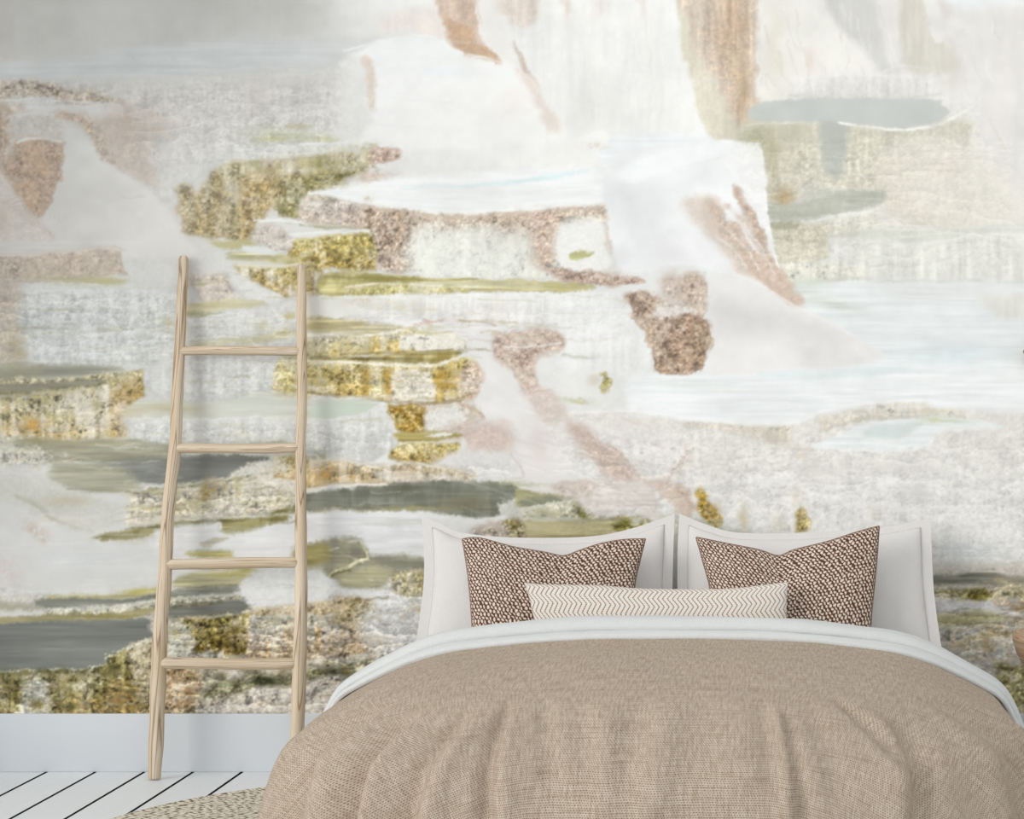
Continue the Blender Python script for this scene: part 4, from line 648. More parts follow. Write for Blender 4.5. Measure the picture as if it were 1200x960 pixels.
    # ---- second pass: crisp lips, edges and stains over the washes
    F([(206, 222), (216, 214), (232, 226), (246, 204), (262, 200)], [(212, 262), (222, 274), (236, 276), (250, 276), (262, 276)], (196, 186, 156), (180, 160, 110), f=3, peb=.13, st=.10, col2=(168, 146, 98), c2=.42)
    P([(211, 224), (222, 217), (230, 238), (233, 268), (222, 272), (213, 250)], (166, 146, 102), a=.8, f=3, peb=.12, rag=1); P([(246, 214), (256, 204), (263, 224), (262, 262), (256, 276), (243, 272)], (164, 142, 90), a=.7, f=3, peb=.13, rag=1)
    P([(326, 252), (324, 236), (334, 222), (352, 212), (374, 206), (404, 200), (430, 198), (410, 208), (380, 214), (362, 224), (350, 238), (346, 256)], (132, 128, 66), a=.85, f=2.5, peb=.14, rag=1); B(380, 190, 18, 8, (128, 124, 60), .7, dots=.5); B(352, 188, 26, 6, (206, 198, 150), .6, dots=.5); B(410, 182, 20, 8, (222, 218, 196), .7, dots=.5)
    L([(362, 226), (384, 228), (420, 234), (460, 241), (510, 246), (560, 247), (610, 246), (660, 240), (706, 234)], 3.2, (244, 244, 243), .95, f=1.2, j=.25)
    L([(304, 260), (330, 258), (360, 264)], 2.2, (238, 238, 236), .95, f=1, j=.25); L([(340, 275), (372, 273), (410, 270), (432, 271)], 3, (236, 237, 232), .95, f=1.2, j=.3); L([(280, 311), (320, 312), (356, 308), (384, 306)], 2, (232, 228, 206), .9, f=1, j=.3)
    L([(404, 336), (440, 333), (480, 334), (530, 337), (560, 336)], 1.8, (236, 236, 216), .9, f=.9, j=.3); L([(380, 324), (430, 326), (500, 329), (560, 327)], 2, (120, 118, 52), .6, f=1.2, j=.3); L([(376, 347), (420, 349), (480, 347), (560, 346)], 2, (240, 240, 236), .9, f=1, j=.3)
    L([(-40, 118), (6, 119), (30, 116), (62, 114)], 2.5, (224, 222, 218), .9, f=1.2, j=.2); L([(64, 118), (100, 120), (140, 123), (143, 134)], 2.5, (226, 224, 220), .9, f=1.2, j=.2); L([(20, 136), (44, 133), (62, 135)], 3, (226, 224, 219), .9, f=1.4, j=.2)
    P([(20, 168), (46, 165), (70, 167), (72, 196), (66, 226), (48, 254), (30, 236), (8, 208), (14, 186)], (190, 164, 142), f=2, a=.75, peb=.075, rag=.5, col2=(204, 172, 142), c2=.35); L([(22, 167), (34, 163), (56, 163), (71, 166)], 3, (230, 228, 222), .95, f=1.2, j=.2)
    L([(68, 136), (86, 137), (100, 146), (110, 160), (121, 186)], 6, (192, 164, 138), .75, f=2.5, peb=.1); B(172, 148, 26, 18, (194, 172, 152), .6, dots=.35); B(150, 140, 10, 22, (198, 170, 146), .5, dots=.3)
    F([(-320, 299), (0, 300), (60, 297), (125, 291), (140, 295)], [(-320, 331), (0, 329), (80, 326), (138, 322), (146, 322)], (202, 184, 166), (196, 178, 160), a=.7, peb=.07, st=.02, rim=(226, 220, 211))
    # rocks
    P([(733, 347), (744, 343), (762, 345), (769, 354), (764, 370), (757, 384), (748, 378), (738, 364)], (188, 158, 136), f=1.3, peb=.12, rag=.5); P([(796, 330), (812, 322), (825, 330), (829, 350), (823, 370), (808, 364), (797, 350)], (200, 176, 156), f=1.8, peb=.10, rag=.6)
    P([(765, 374), (772, 360), (788, 357), (805, 359), (817, 369), (831, 380), (834, 396), (827, 412), (823, 435), (773, 437), (764, 410), (759, 392)], (182, 150, 124), f=1.4, peb=.12, st=.04, rag=.5, col2=(170, 136, 108), c2=.35); P([(768, 370), (774, 360), (790, 356), (806, 358), (814, 366), (800, 368), (784, 372)], (226, 221, 216), a=.9, f=2.5, peb=.05, rag=1); L([(832, 382), (836, 396), (828, 414), (825, 436)], 1.6, (232, 226, 220), .8, f=1, j=.2)
    P([(650, 320), (680, 320), (720, 323), (750, 326), (752, 333), (700, 334), (662, 329)], (190, 160, 142), f=1.5, peb=.13, rag=.8)
    P([(578, 396), (610, 390), (644, 388), (658, 398), (656, 410), (632, 416), (626, 432), (630, 452), (614, 456), (602, 432), (584, 416)], (204, 178, 162), f=2, a=.8, peb=.12, rag=1.2); L([(580, 404), (620, 406), (656, 403)], 2, (232, 226, 222), .9, f=1, j=.3); L([(560, 410), (580, 411), (600, 414)], 1.4, (176, 146, 128), .7, f=.8)
    # white block, wedge, far pools
    P([(724, 200), (780, 176), (836, 166), (860, 170), (846, 184), (800, 196), (740, 214)], (240, 242, 243), f=4, a=.8); P([(846, 185), (862, 172), (882, 168), (892, 177), (896, 230), (903, 280), (892, 262), (876, 226), (860, 206)], (240, 240, 239), f=2, a=.9, peb=.02); L([(838, 165), (878, 167), (892, 175), (895, 204), (898, 240), (906, 288), (914, 318)], 2.2, (246, 246, 245), .95, f=1, j=.25)
    for x0, y0, x1, y1, w, cc in ((838, 244, 884, 306, 9, (206, 178, 158)), (852, 240, 900, 312, 7, (212, 186, 168)), (826, 250, 862, 300, 5, (218, 198, 184)), (880, 300, 936, 350, 12, (214, 184, 162)), (862, 224, 904, 306, 5, (200, 166, 140)), (868, 300, 912, 336, 8, (220, 194, 176))):
        L([(x0, y0), ((x0 + x1)/2 + 4, (y0 + y1)/2 - 3), (x1, y1)], w, cc, .7, f=2.5, peb=.07, j=.5)
    for x0, y0, x1, y1 in ((846, 262, 892, 318), (870, 262, 908, 322), (838, 276, 876, 314)): L([(x0, y0), ((x0 + x1)/2 + 3, (y0 + y1)/2 - 2), (x1, y1)], 2, (238, 234, 230), .7, f=1.2, j=.4)
    P([(884, 124), (940, 117), (1000, 115), (1060, 117), (1104, 121), (1114, 133), (1092, 145), (1040, 149), (1000, 145), (960, 141), (884, 141)], (192, 197, 192), f=1.5, a=.8, rag=.2); L([(872, 146), (900, 144), (930, 145), (958, 143)], 1.8, (218, 218, 198), .9, f=1, j=.5, peb=.1); L([(984, 143), (1016, 149), (1060, 152), (1098, 147), (1118, 138)], 2.4, (236, 236, 230), .9, f=1, j=.3)
    B(884, 156, 16, 14, (150, 156, 116), .7, dots=.3); B(905, 172, 22, 16, (172, 172, 134), .5, dots=.4); B(918, 232, 10, 12, (184, 156, 106), .7); P([(906, 242), (930, 240), (958, 232), (990, 228), (970, 250), (936, 258), (908, 257)], (182, 186, 168), f=2.5, a=.7); L([(930, 262), (960, 258), (980, 252), (1024, 248)], 2.2, (234, 234, 228), .8, f=1, j=.4)
    # tall wall and brown ledge above the dome
    P([(526, 22), (540, 26), (556, 46), (572, 57), (584, 73), (562, 65), (542, 62), (531, 44)], (212, 172, 136), f=1.8, a=.8, peb=.05, rag=.6); L([(560, 0), (562, 30), (574, 52), (588, 70), (604, 78)], 3, (240, 236, 231), .85, f=1.4); L([(404, 60), (440, 50), (486, 42), (512, 45), (534, 60), (560, 66), (590, 74)], 2, (246, 246, 246), .8, f=1.4, j=.3)
    P([(676, 170), (692, 156), (710, 151), (714, 162), (708, 172), (694, 177)], (240, 239, 236), f=1.3, a=.9); B(698, 172, 12, 4, (212, 202, 184), .8, dots=.4)
    # cone and right basin edges
    L([(860, 320), (900, 339), (930, 357), (985, 385), (1034, 415)], 2, (238, 237, 236), .7, f=1.4, j=.2); L([(740, 481), (800, 490), (860, 495), (930, 496), (962, 483), (1010, 473), (1080, 469)], 2, (242, 243, 244), .85, f=1.2, j=.3)
    # yellow terraces
    L([(360, 393), (400, 390), (440, 391), (478, 385)], 2, (238, 236, 222), .9, f=1, j=.4); L([(330, 422), (400, 424), (450, 427), (505, 429), (540, 419)], 2, (240, 236, 216), .9, f=1, j=.4); L([(400, 415), (470, 413), (530, 410)], 1.5, (120, 98, 44), .7, f=1, j=.4); L([(410, 464), (470, 472), (530, 469), (552, 462)], 1.8, (132, 108, 60), .6, f=1.2, j=.4)
    for x, w, h, cc in ((428, 5, 18, (186, 144, 52)), (455, 5, 20, (176, 134, 44)), (514, 8, 18, (194, 146, 36)), (531, 6, 18, (176, 130, 34)), (400, 8, 12, (202, 184, 112)), (372, 16, 14, (206, 194, 130))): B(x, 448, w, h, cc, .55, dots=.35)
    P([(462, 438), (482, 433), (504, 440), (506, 464), (488, 471), (460, 466)], (226, 220, 206), f=2.5, a=.6, peb=.1); L([(456, 476), (500, 474), (540, 470)], 1.6, (150, 118, 70), .7, f=1, j=.4)
    # left gold terrace and pools
    L([(-60, 462), (0, 461), (40, 457), (90, 455), (128, 448)], 3, (120, 116, 70), .6, f=1.4, peb=.25); L([(-60, 446), (0, 445), (70, 445), (130, 441), (164, 436)], 3, (150, 148, 104), .6, f=1.2, peb=.25); B(110, 484, 18, 20, (224, 214, 196), .6, dots=.3); B(38, 498, 12, 11, (200, 146, 60), .7, dots=.35); B(150, 456, 14, 14, (176, 142, 76), .6, dots=.3); P([(0, 428), (20, 424), (50, 430), (40, 440), (0, 444)], (158, 156, 130), f=4, a=.7); B(18, 412, 10, 16, (166, 158, 110), .6, dots=.3)
    P([(60, 518), (140, 515), (198, 526), (200, 536), (150, 540), (100, 548), (70, 560), (60, 540)], (166, 166, 140), f=6, a=.7, rip=.06); P([(70, 548), (110, 542), (146, 550), (160, 566), (110, 574), (70, 566)], (170, 170, 148), f=5, a=.7, rip=.05); L([(76, 540), (96, 536), (120, 541)], 1.2, (206, 204, 180), .7, f=.8); L([(78, 572), (140, 574), (160, 578)], 1.5, (150, 150, 118), .6, f=1)
    P([(18, 524), (50, 528), (74, 536), (60, 546), (20, 548), (0, 540)], (200, 196, 180), f=2.5, a=.7, peb=.15); B(244, 577, 8, 12, (150, 122, 58), .7, dots=.3); L([(156, 577), (200, 572), (250, 567), (300, 557), (344, 549)], 2.6, (110, 108, 66), .55, f=1.2, peb=.3); L([(150, 600), (190, 594), (220, 592)], 2.5, (140, 136, 84), .6, f=1.4); L([(160, 612), (220, 609), (260, 604)], 1.6, (226, 222, 206), .8, f=1)
    P([(290, 548), (310, 540), (330, 538), (344, 546), (320, 558), (296, 562)], (216, 214, 206), f=2, a=.7, peb=.08); L([(352, 574), (380, 572), (420, 569), (450, 567)], 2.4, (236, 230, 216), .9, f=1, j=.3); L([(184, 638), (230, 624), (256, 613), (259, 620)], 2, (238, 239, 240), .85, f=1.2, j=.3); L([(60, 650), (120, 652), (180, 646)], 2, (204, 206, 210), .6, f=2); L([(0, 690), (60, 694), (130, 690), (180, 682)], 2.5, (222, 223, 224), .7, f=2)
    B(35, 618, 14, 8, (200, 180, 168), .7, ang=.5, dots=.4); B(48, 630, 10, 5, (188, 180, 160), .6, ang=.5, dots=.4); L([(20, 580), (44, 590), (58, 604), (70, 612), (90, 618)], 3, (176, 174, 156), .6, f=2)
    # lower left
    L([(-60, 786), (0, 785), (60, 783), (114, 780), (128, 769), (146, 759), (176, 750)], 2.2, (206, 206, 188), .7, f=1, peb=.4, j=.8); B(60, 790, 80, 5, (88, 92, 54), .55, dots=.6); B(146, 818, 18, 18, (156, 110, 40), .6, dots=.35); B(14, 806, 12, 12, (138, 132, 64), .5, dots=.5); P([(28, 800), (42, 797), (54, 804), (56, 845), (26, 845)], (194, 194, 184), f=3, a=.6, peb=.1)
    B(276, 752, 12, 14, (100, 78, 26), .6, dots=.3); B(240, 742, 16, 10, (150, 132, 62), .5, dots=.4); L([(206, 724), (240, 722), (292, 714)], 2, (100, 102, 66), .6, f=1, peb=.3); P([(282, 690), (292, 675), (310, 668), (345, 669), (370, 665), (382, 671), (394, 688), (350, 704), (304, 712), (290, 704)], (226, 228, 229), f=1.5, a=.7, peb=.05, rag=.5); L([(300, 690), (330, 686), (350, 688)], 1.4, (190, 194, 196), .6, f=1)
    B(306, 798, 20, 4, (52, 60, 32), .75, dots=.3); B(280, 802, 16, 4, (76, 84, 50), .6, dots=.4); B(330, 794, 14, 3, (70, 78, 44), .6, dots=.4); B(396, 788, 12, 4, (50, 54, 28), .7, dots=.3); L([(240, 822), (300, 811), (350, 803), (400, 795)], 1.8, (228, 222, 214), .8, f=1, j=.5)
    # clumps of algae and crust
    rc = np.random.default_rng(5)
    def clumps(n, x0, x1, y0, y1, cols, lo, hi, a):
        for k in range(n):
            r = rc.uniform(lo, hi); B(rc.uniform(x0, x1), rc.uniform(y0, y1), r*rc.uniform(1, 1.9), r, cols[rc.integers(len(cols))], a*rc.uniform(.5, 1), dots=.35)
    DG, OG, GB, PW, LB = (74, 80, 42), (140, 132, 62), (160, 116, 52), (224, 220, 208), (200, 176, 140)
    clumps(70, -40, 180, 792, 836, (DG, OG, GB, PW, OG), 2.5, 6, .6); clumps(36, -20, 124, 784, 792, (DG, DG, OG, PW), 2, 4, .75); clumps(90, 200, 480, 722, 832, (OG, GB, PW, LB, PW, LB), 2.5, 6, .5); clumps(26, 240, 440, 786, 806, (DG, DG, OG), 2, 4.5, .6)
    clumps(60, 1094, 1250, 672, 800, (OG, LB, PW, PW, (150, 146, 104)), 2.5, 6, .5); clumps(50, 156, 345, 566, 604, (OG, PW, PW, LB), 2, 5, .5); clumps(50, -30, 146, 456, 512, (LB, PW, PW, (196, 156, 82), OG), 2.5, 6, .5); clumps(40, 250, 440, 186, 272, (OG, (196, 186, 140), (184, 150, 84), PW), 2.5, 6, .45); clumps(30, 330, 550, 428, 468, (PW, (206, 176, 90), (188, 150, 60), PW), 2, 5, .5); clumps(26, 284, 440, 282, 344, (PW, (190, 160, 80), OG), 2, 4, .45)
    # thin mineral lines and algae streaks following the steps
    rg = np.random.default_rng(21)
    def strata(n, x0, x1, y0, y1, cols, lo, hi, a, w=1.4, tilt=0):
        for k in range(n):
            x, y, l = rg.uniform(x0, x1), rg.uniform(y0, y1), rg.uniform(lo, hi); p = []
            for q in range(5): p.append((x + l*(q/4 - .5), y + tilt*l*(q/4 - .5) + rg.normal(0, .9)))
            L(p, rg.uniform(.6, 1.5)*w, cols[rg.integers(len(cols))], rg.uniform(.3, 1)*a, f=1.4, j=.35)
    W, G, O, Bn = (236, 236, 232), (178, 178, 166), (176, 172, 116), (190, 168, 146)
    strata(60, 20, 206, 326, 425, (W, G, G, O), 20, 90, .5); strata(55, 222, 345, 320, 470, (W, G, O, O), 16, 60, .5); strata(45, 380, 740, 345, 400, (W, G, O, Bn), 20, 80, .45)
    strata(60, 360, 560, 372, 470, (W, O, (150, 128, 62), W), 14, 50, .5); strata(30, 150, 460, 488, 535, (W, G, W, O), 20, 70, .5); strata(60, 150, 345, 560, 612, (W, O, (120, 118, 70), W), 12, 50, .55, tilt=-.12)
    strata(50, 10, 350, 600, 700, (W, (206, 208, 209), W), 30, 120, .45, tilt=-.05); strata(40, 0, 200, 515, 560, (O, G, (140, 140, 112), W), 20, 80, .5); strata(60, 0, 180, 786, 836, ((70, 74, 40), (176, 164, 118), (196, 192, 170), (110, 92, 44)), 8, 36, .6)
    strata(110, 200, 480, 700, 834, (W, (222, 216, 206), (150, 132, 96), (110, 100, 70), (196, 166, 120)), 10, 44, .6, tilt=-.12); strata(60, 1090, 1240, 670, 800, (W, (150, 146, 110), (196, 176, 136), (120, 120, 80)), 10, 44, .6)
    strata(60, 560, 760, 480, 620, (W, (206, 190, 180), (212, 206, 202)), 16, 60, .5, tilt=.35); strata(50, 640, 1220, 505, 660, (W, (206, 202, 194)), 16, 70, .4); strata(60, 740, 1220, 432, 492, (W, (220, 227, 231)), 40, 140, .5, 1.1)
    strata(40, 352, 500, 575, 700, (W, (196, 198, 190), W), 14, 60, .45); strata(40, 880, 1180, 150, 330, ((228, 227, 218), (190, 190, 172)), 20, 80, .35); strata(50, 130, 420, 70, 195, (W, (198, 192, 184)), 14, 60, .4); strata(30, -100, 160, 90, 330, (W, (196, 180, 164)), 10, 50, .4); strata(40, 380, 720, 195, 245, (W, (222, 230, 233)), 40, 120, .5, 1.1); strata(26, 400, 800, 40, 190, (W, (226, 226, 226)), 40, 140, .4, tilt=.1)
    for x in rg.uniform(600, 800, 60): y = rg.uniform(0, 110); L([(x, y), (x + rg.normal(0, 2), y + 20), (x + rg.normal(0, 3), y + rg.uniform(30, 70))], 1.3, ((222, 222, 218), W)[rg.integers(2)], .45, f=1.2)
    for x in rg.uniform(800, 1180, 60): y = rg.uniform(-10, 80); L([(x, y), (x + rg.normal(2, 2), y + 16), (x + rg.normal(6, 4), y + rg.uniform(24, 50))], 1.6, ((206, 198, 186), (236, 234, 230))[rg.integers(2)], .4, f=1.4)
    # fine travertine steps: bright lips over shaded fronts, region by region
    amp = np.zeros(c.X.shape, np.float32)
    for x0, x1, y0, y1, am, f in ((-320, 215, 335, 432, .085, 14), (218, 350, 365, 470, .07, 12), (400, 745, 345, 400, .05, 14), (640, 1460, 505, 668, .07, 18), (140, 400, 92, 195, .07, 18), (-320, 140, 92, 130, .08, 10),
                               (-320, 185, 788, 860, .20, 6), (195, 500, 722, 860, .20, 10), (1085, 1460, 680, 860, .15, 10), (150, 465, 494, 535, .07, 8), (150, 350, 570, 610, .13, 8), (-320, 150, 460, 514, .10, 6), (325, 560, 425, 470, .10, 6), (360, 600, 540, 566, .10, 5), (860, 1200, 150, 330, .05, 20), (440, 520, 670, 770, .14, 10)):
        amp = np.maximum(amp, am*np.clip((c.X - x0)/f, 0, 1)*np.clip((x1 - c.X)/f, 0, 1)*np.clip((c.Y - y0)/f, 0, 1)*np.clip((y1 - c.Y)/f, 0, 1))
    def steps(h, wx, wy, n1, n2):
        t = (c.Y + n1*c.noise(wx, wy) + n2*c.noise(wx*.28, wy*.3) + 1.0*c.noise(4, 4))/h; t = t - np.floor(t)
        return np.where(t < .14, 1.2, .75 - 1.75*t) + .12*c.V*(t > .14)
    amp *= np.clip((252 - c.C.mean(-1))/60, .38, 1)
    c.C *= (1 + amp*np.clip(.62*steps(21, 80, 26, 8, 3) + .38*steps(9, 40, 14, 4, 1.6) + .25*c.P, -1.6, 1.3))[..., None]
    # steam thickens towards the top
    hz = np.interp(c.Y[:, 0], [-200, 250, 420, 560, 640], [.17, .13, .07, .03, 0]).astype(np.float32)[:, None, None]*np.clip(1 + .25*c.L, .4, 1.6)[..., None]
    c.C *= (1 + .009*c.L + .005*c.K*(c.C.mean(-1) > 150))[..., None]; c.C[..., 2] -= 2
    c.C += (np.array((231, 229, 226), np.float32) - c.C)*np.where(c.C.mean(-1, keepdims=True) < 228, hz, 0)
    sat = c.C.max(-1) - c.C.min(-1); w = np.clip((sat - 14)/40, 0, 1)*np.clip((c.C[..., 1] - c.C[..., 0] + 12)/14, 0, 1)
    c.C[..., 0] += 7*w; c.C[..., 1] -= 3*w                         # algae lean to yellow
    g = c.C.mean(-1, keepdims=True)
    q = np.clip((g - 205)/28, 0, 1)
    return np.clip(g + (c.C - g)*.84 + 7*q*q*(3 - 2*q)*np.clip((c.X[..., None] - 150)/300, 0, 1), 0, 250)
# ------------------------------------------------------------------ the room shell
XL, XR, ZT, YB = -3.63, 1.63, 3.9, -8.6
wb = tag(box('wall_back', (XL - .12, 0, 0), (XR + .12, .12, ZT), M['white_wall']), kind='structure')
bb = tag(box('baseboard_back', (XL, -.016, 0), (XR, 0, .206), M['skirting'], bevel=.002), kind='structure')
wr = tag(box('wall_right', (XR, YB, 0), (XR + .12, 0, ZT), M['white_wall']), kind='structure')
# side wall with a tall window: four pieces round the opening joined into one wall
OY0, OY1, OZ0, OZ1 = -6.6, -.35, .25, 3.75
def wall_left():
    bm = bmesh.new()
    for a, b in (((XL-.12, YB, 0), (XL, OY0, ZT)), ((XL-.12, OY1, 0), (XL, 0, ZT)), ((XL-.12, OY0, 0), (XL, OY1, OZ0)), ((XL-.12, OY0, OZ1), (XL, OY1, ZT))):
        r = bmesh.ops.create_cube(bm, size=1)
        for v in r['verts']: v.co = Vector([(a[i] + b[i])/2 + v.co[i]*(b[i] - a[i]) for i in range(3)])
    me = bpy.data.meshes.new('wall_left'); bm.to_mesh(me); bm.free(); me.materials.append(M['white_wall'])
    return tag(link(bpy.data.objects.new('wall_left', me)), kind='structure')
wall_left()
win = tag(empty('window_1', (XL - .06, (OY0 + OY1)/2, OZ0)), kind='structure')
def wpart(name, a, b):
    o = box(name, a, b, M['skirting'], win); o.matrix_parent_inverse = Matrix.Translation(-win.location); return o
for z in (OZ0, OZ1 - .05): wpart('frame_rail', (XL - .09, OY0, z), (XL - .03, OY1, z + .05))
for y in (OY0, OY1 - .05, (OY0*.5 + OY1*.5)): wpart('frame_post', (XL - .09, y, OZ0 + .05), (XL - .03, y + .05, OZ1 - .05))
# floor: every board is a piece of its own on a dark underfloor
fl = tag(box('floor', (XL - .12, YB, -.06), (XR + .12, .12, -.022), M['gap']), kind='structure')
BW = .1732; X0 = (56 - PX)/330.0
k0 = math.floor((XL - X0)/BW); bd = None; i = k0
while X0 + i*BW < XR:
    if bd is None:
        bd = box('board', (.0055, YB, -.0218), (BW - .0055, .10, -.0004), M['board'], fl, bevel=.0008); o = bd; bd.data.materials.append(M['gap'])
        for f in bd.data.polygons:
            if abs(f.normal.x) > .8: f.material_index = 1
    else:
        o = bd.copy(); scene.collection.objects.link(o)
    o.parent = fl; o.location = (X0 + i*BW, 0, 0); i += 1

# ------------------------------------------------------------------ wall mural
def build_mural():
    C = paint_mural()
    def axis(lo, a, b, hi, fine, coarse):
        return np.concatenate([np.arange(lo, a, coarse), np.arange(a, b, fine), np.arange(b, hi + coarse, coarse)]).astype(np.float64)
    xs = axis(MX0, -40, 1240, MX1, 1.25, 5); ys = axis(MY0, -10, 836, 836, 1.25, 5)
    xs = np.clip(xs, PX + XL*330 + 1, PX + XR*330 - 1); ys = np.minimum(ys, 836); xs = np.unique(xs); ys = np.unique(ys)
    nx, ny = len(xs), len(ys)
    fx = np.clip(xs - MX0, 0, C.shape[1] - 1.001); fy = np.clip(ys - MY0, 0, C.shape[0] - 1.001)
    ix = fx.astype(int); iy = fy.astype(int); ax = (fx - ix)[None, :, None]; ay = (fy - iy)[:, None, None]
    S = (C[iy][:, ix]*(1-ax) + C[iy][:, ix+1]*ax)*(1-ay) + (C[iy+1][:, ix]*(1-ax) + C[iy+1][:, ix+1]*ax)*ay
    gx, gy = np.meshgrid(xs, ys)
    V = np.stack([(gx - PX)/330.0, np.full_like(gx, -.003), CH - (gy - PY)/330.0], -1).reshape(-1, 3).astype(np.float32)
    q = np.arange(nx*ny).reshape(ny, nx)
    F = np.stack([q[1:, :-1], q[1:, 1:], q[:-1, 1:], q[:-1, :-1]], -1).reshape(-1, 4).astype(np.int32)
    me = bpy.data.meshes.new('wall_mural'); me.vertices.add(len(V)); me.vertices.foreach_set('co', V.ravel())
    me.loops.add(F.size); me.loops.foreach_set('vertex_index', F.ravel())
    me.polygons.add(len(F)); me.polygons.foreach_set('loop_start', np.arange(0, F.size, 4, dtype=np.int32)); me.update(calc_edges=True)
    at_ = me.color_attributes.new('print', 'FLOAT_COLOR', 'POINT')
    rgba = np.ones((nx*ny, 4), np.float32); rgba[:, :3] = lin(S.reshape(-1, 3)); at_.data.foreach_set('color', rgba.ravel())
    t = NT('printed_wallpaper', .85, .15)
    a = t.n('ShaderNodeVertexColor', layer_name='print').outputs[0]
    g = t.noise(t.coord(), 420, 2); w = t.noise(t.mapv(t.coord(), (900, 900, 60)), 1, 1)
    k = t.mth('ADD', t.mth('MULTIPLY', g, .10), t.mth('ADD', .925, t.mth('MULTIPLY', w, .05)))
    gray = t.n('ShaderNodeCombineColor')
    for s_ in range(3): t.put(gray.inputs[s_], k)
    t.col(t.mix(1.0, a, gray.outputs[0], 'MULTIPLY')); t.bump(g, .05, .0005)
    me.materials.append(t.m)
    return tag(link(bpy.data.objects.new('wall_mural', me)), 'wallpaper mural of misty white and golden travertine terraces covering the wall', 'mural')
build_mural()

# ------------------------------------------------------------------ added cloth at the side window (out of view, edge shaped to shade the mural's corner)
def shade_drape(y_far, y_near, edge, name, label):
    # hangs on the window side; `edge` gives the free edge y for a height z, y_far is the fixed side
    V, F, UV = [], [], []; nz, nu = 50, 90
    zs = [3.72 - 3.6*i/nz for i in range(nz + 1)]
    for z in zs:
        e = interp(z, [q[1] for q in edge][::-1], [q[0] for q in edge][::-1])
        for k in range(nu + 1):
            u = k/nu; V.append((XL + .09 + .035*math.sin(u*2*math.pi*11), y_far + (e - y_far)*u, z)); UV.append((u*2, z))
    for i in range(nz):
        for k in range(nu):
            a = i*(nu+1) + k; F.append((a, a+1, a+nu+2, a+nu+1))
    return tag(mesh(name, V, F, M['linen_white'], None, True, UV), label, 'shade_curtain')
shade_drape(-.30, -2.4, [(-2.9, 3.72), (-2.3, 3.35), (-1.85, 2.9), (-1.42, 2.45), (-1.05, 2.0), (-.72, 1.5), (-.6, 1.0), (-.62, .5), (-.66, .1)], 'shade_curtain', 'unseen white cloth added at the side to shade the mural corner')

# ------------------------------------------------------------------ ladder
def ladder():
    root = tag(empty('ladder', at(265, 914, -.159)), 'tall rustic ladder of pale peeled branches leaning on the mural wall', 'ladder')
    inv = Matrix.Translation(-root.location)
    def dep(py): return -.034 - (.159 - .034)*(py - 300)/(914 - 300)
    def part(name, path, rad, n=16):
        V, F, UV = tube(path, rad, n); o = mesh(name, V, F, M['ladder_wood'], root, True, UV); o.matrix_parent_inverse = inv; return o
    def rail(px, w):
        ys = [p[1] for p in px]; pts = spline([at(x, y, dep(y)) for x, y in px], 7); m = len(pts)
        pyv = [PY + (CH - q.z)*FPX/(q.y - CY) for q in pts]
        rad = [interp(y, [a for a, b in w], [b for a, b in w])*.5*(q.y - CY)/FPX*(1 + .03*math.sin(i*.9)) for i, (y, q) in enumerate(zip(pyv, pts))]
        d = (pts[0] - pts[1]).normalized(); r0 = rad[0]          # rounded head
        pts = [pts[0] + d*r0*.75, pts[0] + d*r0*.62, pts[0] + d*r0*.35] + pts; rad = [r0*.35, r0*.72, r0*.93] + rad
        d = (pts[-1] - pts[-2]).normalized(); rad.append(rad[-1]*.86); rad[-2] *= 1.0; pts.append(pts[-1] + d*.006)
        return part('rail', pts, rad)
    rail([(215, 304), (214.5, 330), (213, 350), (212, 375), (210, 415), (208, 457), (207, 482), (205.5, 521), (199, 580), (195.5, 626), (193, 678), (188, 740), (185.5, 795), (183.5, 855), (181, 911)],
         [(300, 11), (340, 12), (420, 13), (520, 14), (640, 15.5), (740, 17), (800, 18), (880, 17), (914, 14.5)])
    rail([(353.5, 313), (353.5, 345), (353.5, 380), (354, 430), (354, 478), (352.5, 522), (352.5, 560), (352.5, 605), (353, 678), (352, 740), (350.5, 797), (348.5, 855), (346, 911)],
         [(300, 10), (340, 11), (420, 11.5), (520, 12), (640, 14), (740, 15.5), (800, 16.5), (914, 15.5)])
    for xa, ya, xb, yb, w in ((211, 411.5, 354, 411, 11), (205, 526, 353, 525, 11.5), (195, 661, 353, 659.5, 13), (186, 777.5, 351, 778, 13.5)):
        n = 15; pts = []; rad = []
        for i in range(n + 1):
            u = i/n; x = xa + (xb - xa)*u; y = ya + (yb - ya)*u + .5*math.sin(u*5 + ya)
            pts.append(at(x, y, dep(y) - .001)); rad.append(w*.5*(dep(y) - CY)/FPX*(1 + .035*math.sin(u*9 + ya*.3))*(.86 if i == n else 1))
        part('rung', pts, rad, 14)
ladder()

# ------------------------------------------------------------------ bed
BC = -.30
bed = tag(empty('bed', (BC, -1.05, 0)), 'low double bed under the beige duvet, head against the mural wall', 'bed')
def bpart(name, a, b, m, bev):
    o = box(name, a, b, m, bed, bev); o.matrix_parent_inverse = Matrix.Translation(-bed.location)
    for p in o.data.polygons: p.use_smooth = True
    return o
bpart('bed_base', (BC - .80, -1.88, .10), (BC + .80, -.03, .28), M['bed_base'], .015)
bpart('mattress', (BC - .78, -1.80, .281), (BC + .78, -.025, .464), M['sheet_white'], .09)
for sx in (-1, 1):
    for y in (-1.78, -.15): bpart('leg', (BC + sx*.72 - .03, y - .03, .0125 if sx < 0 else 0), (BC + sx*.72 + .03, y + .03, .10), M['stool_wood'], .006)

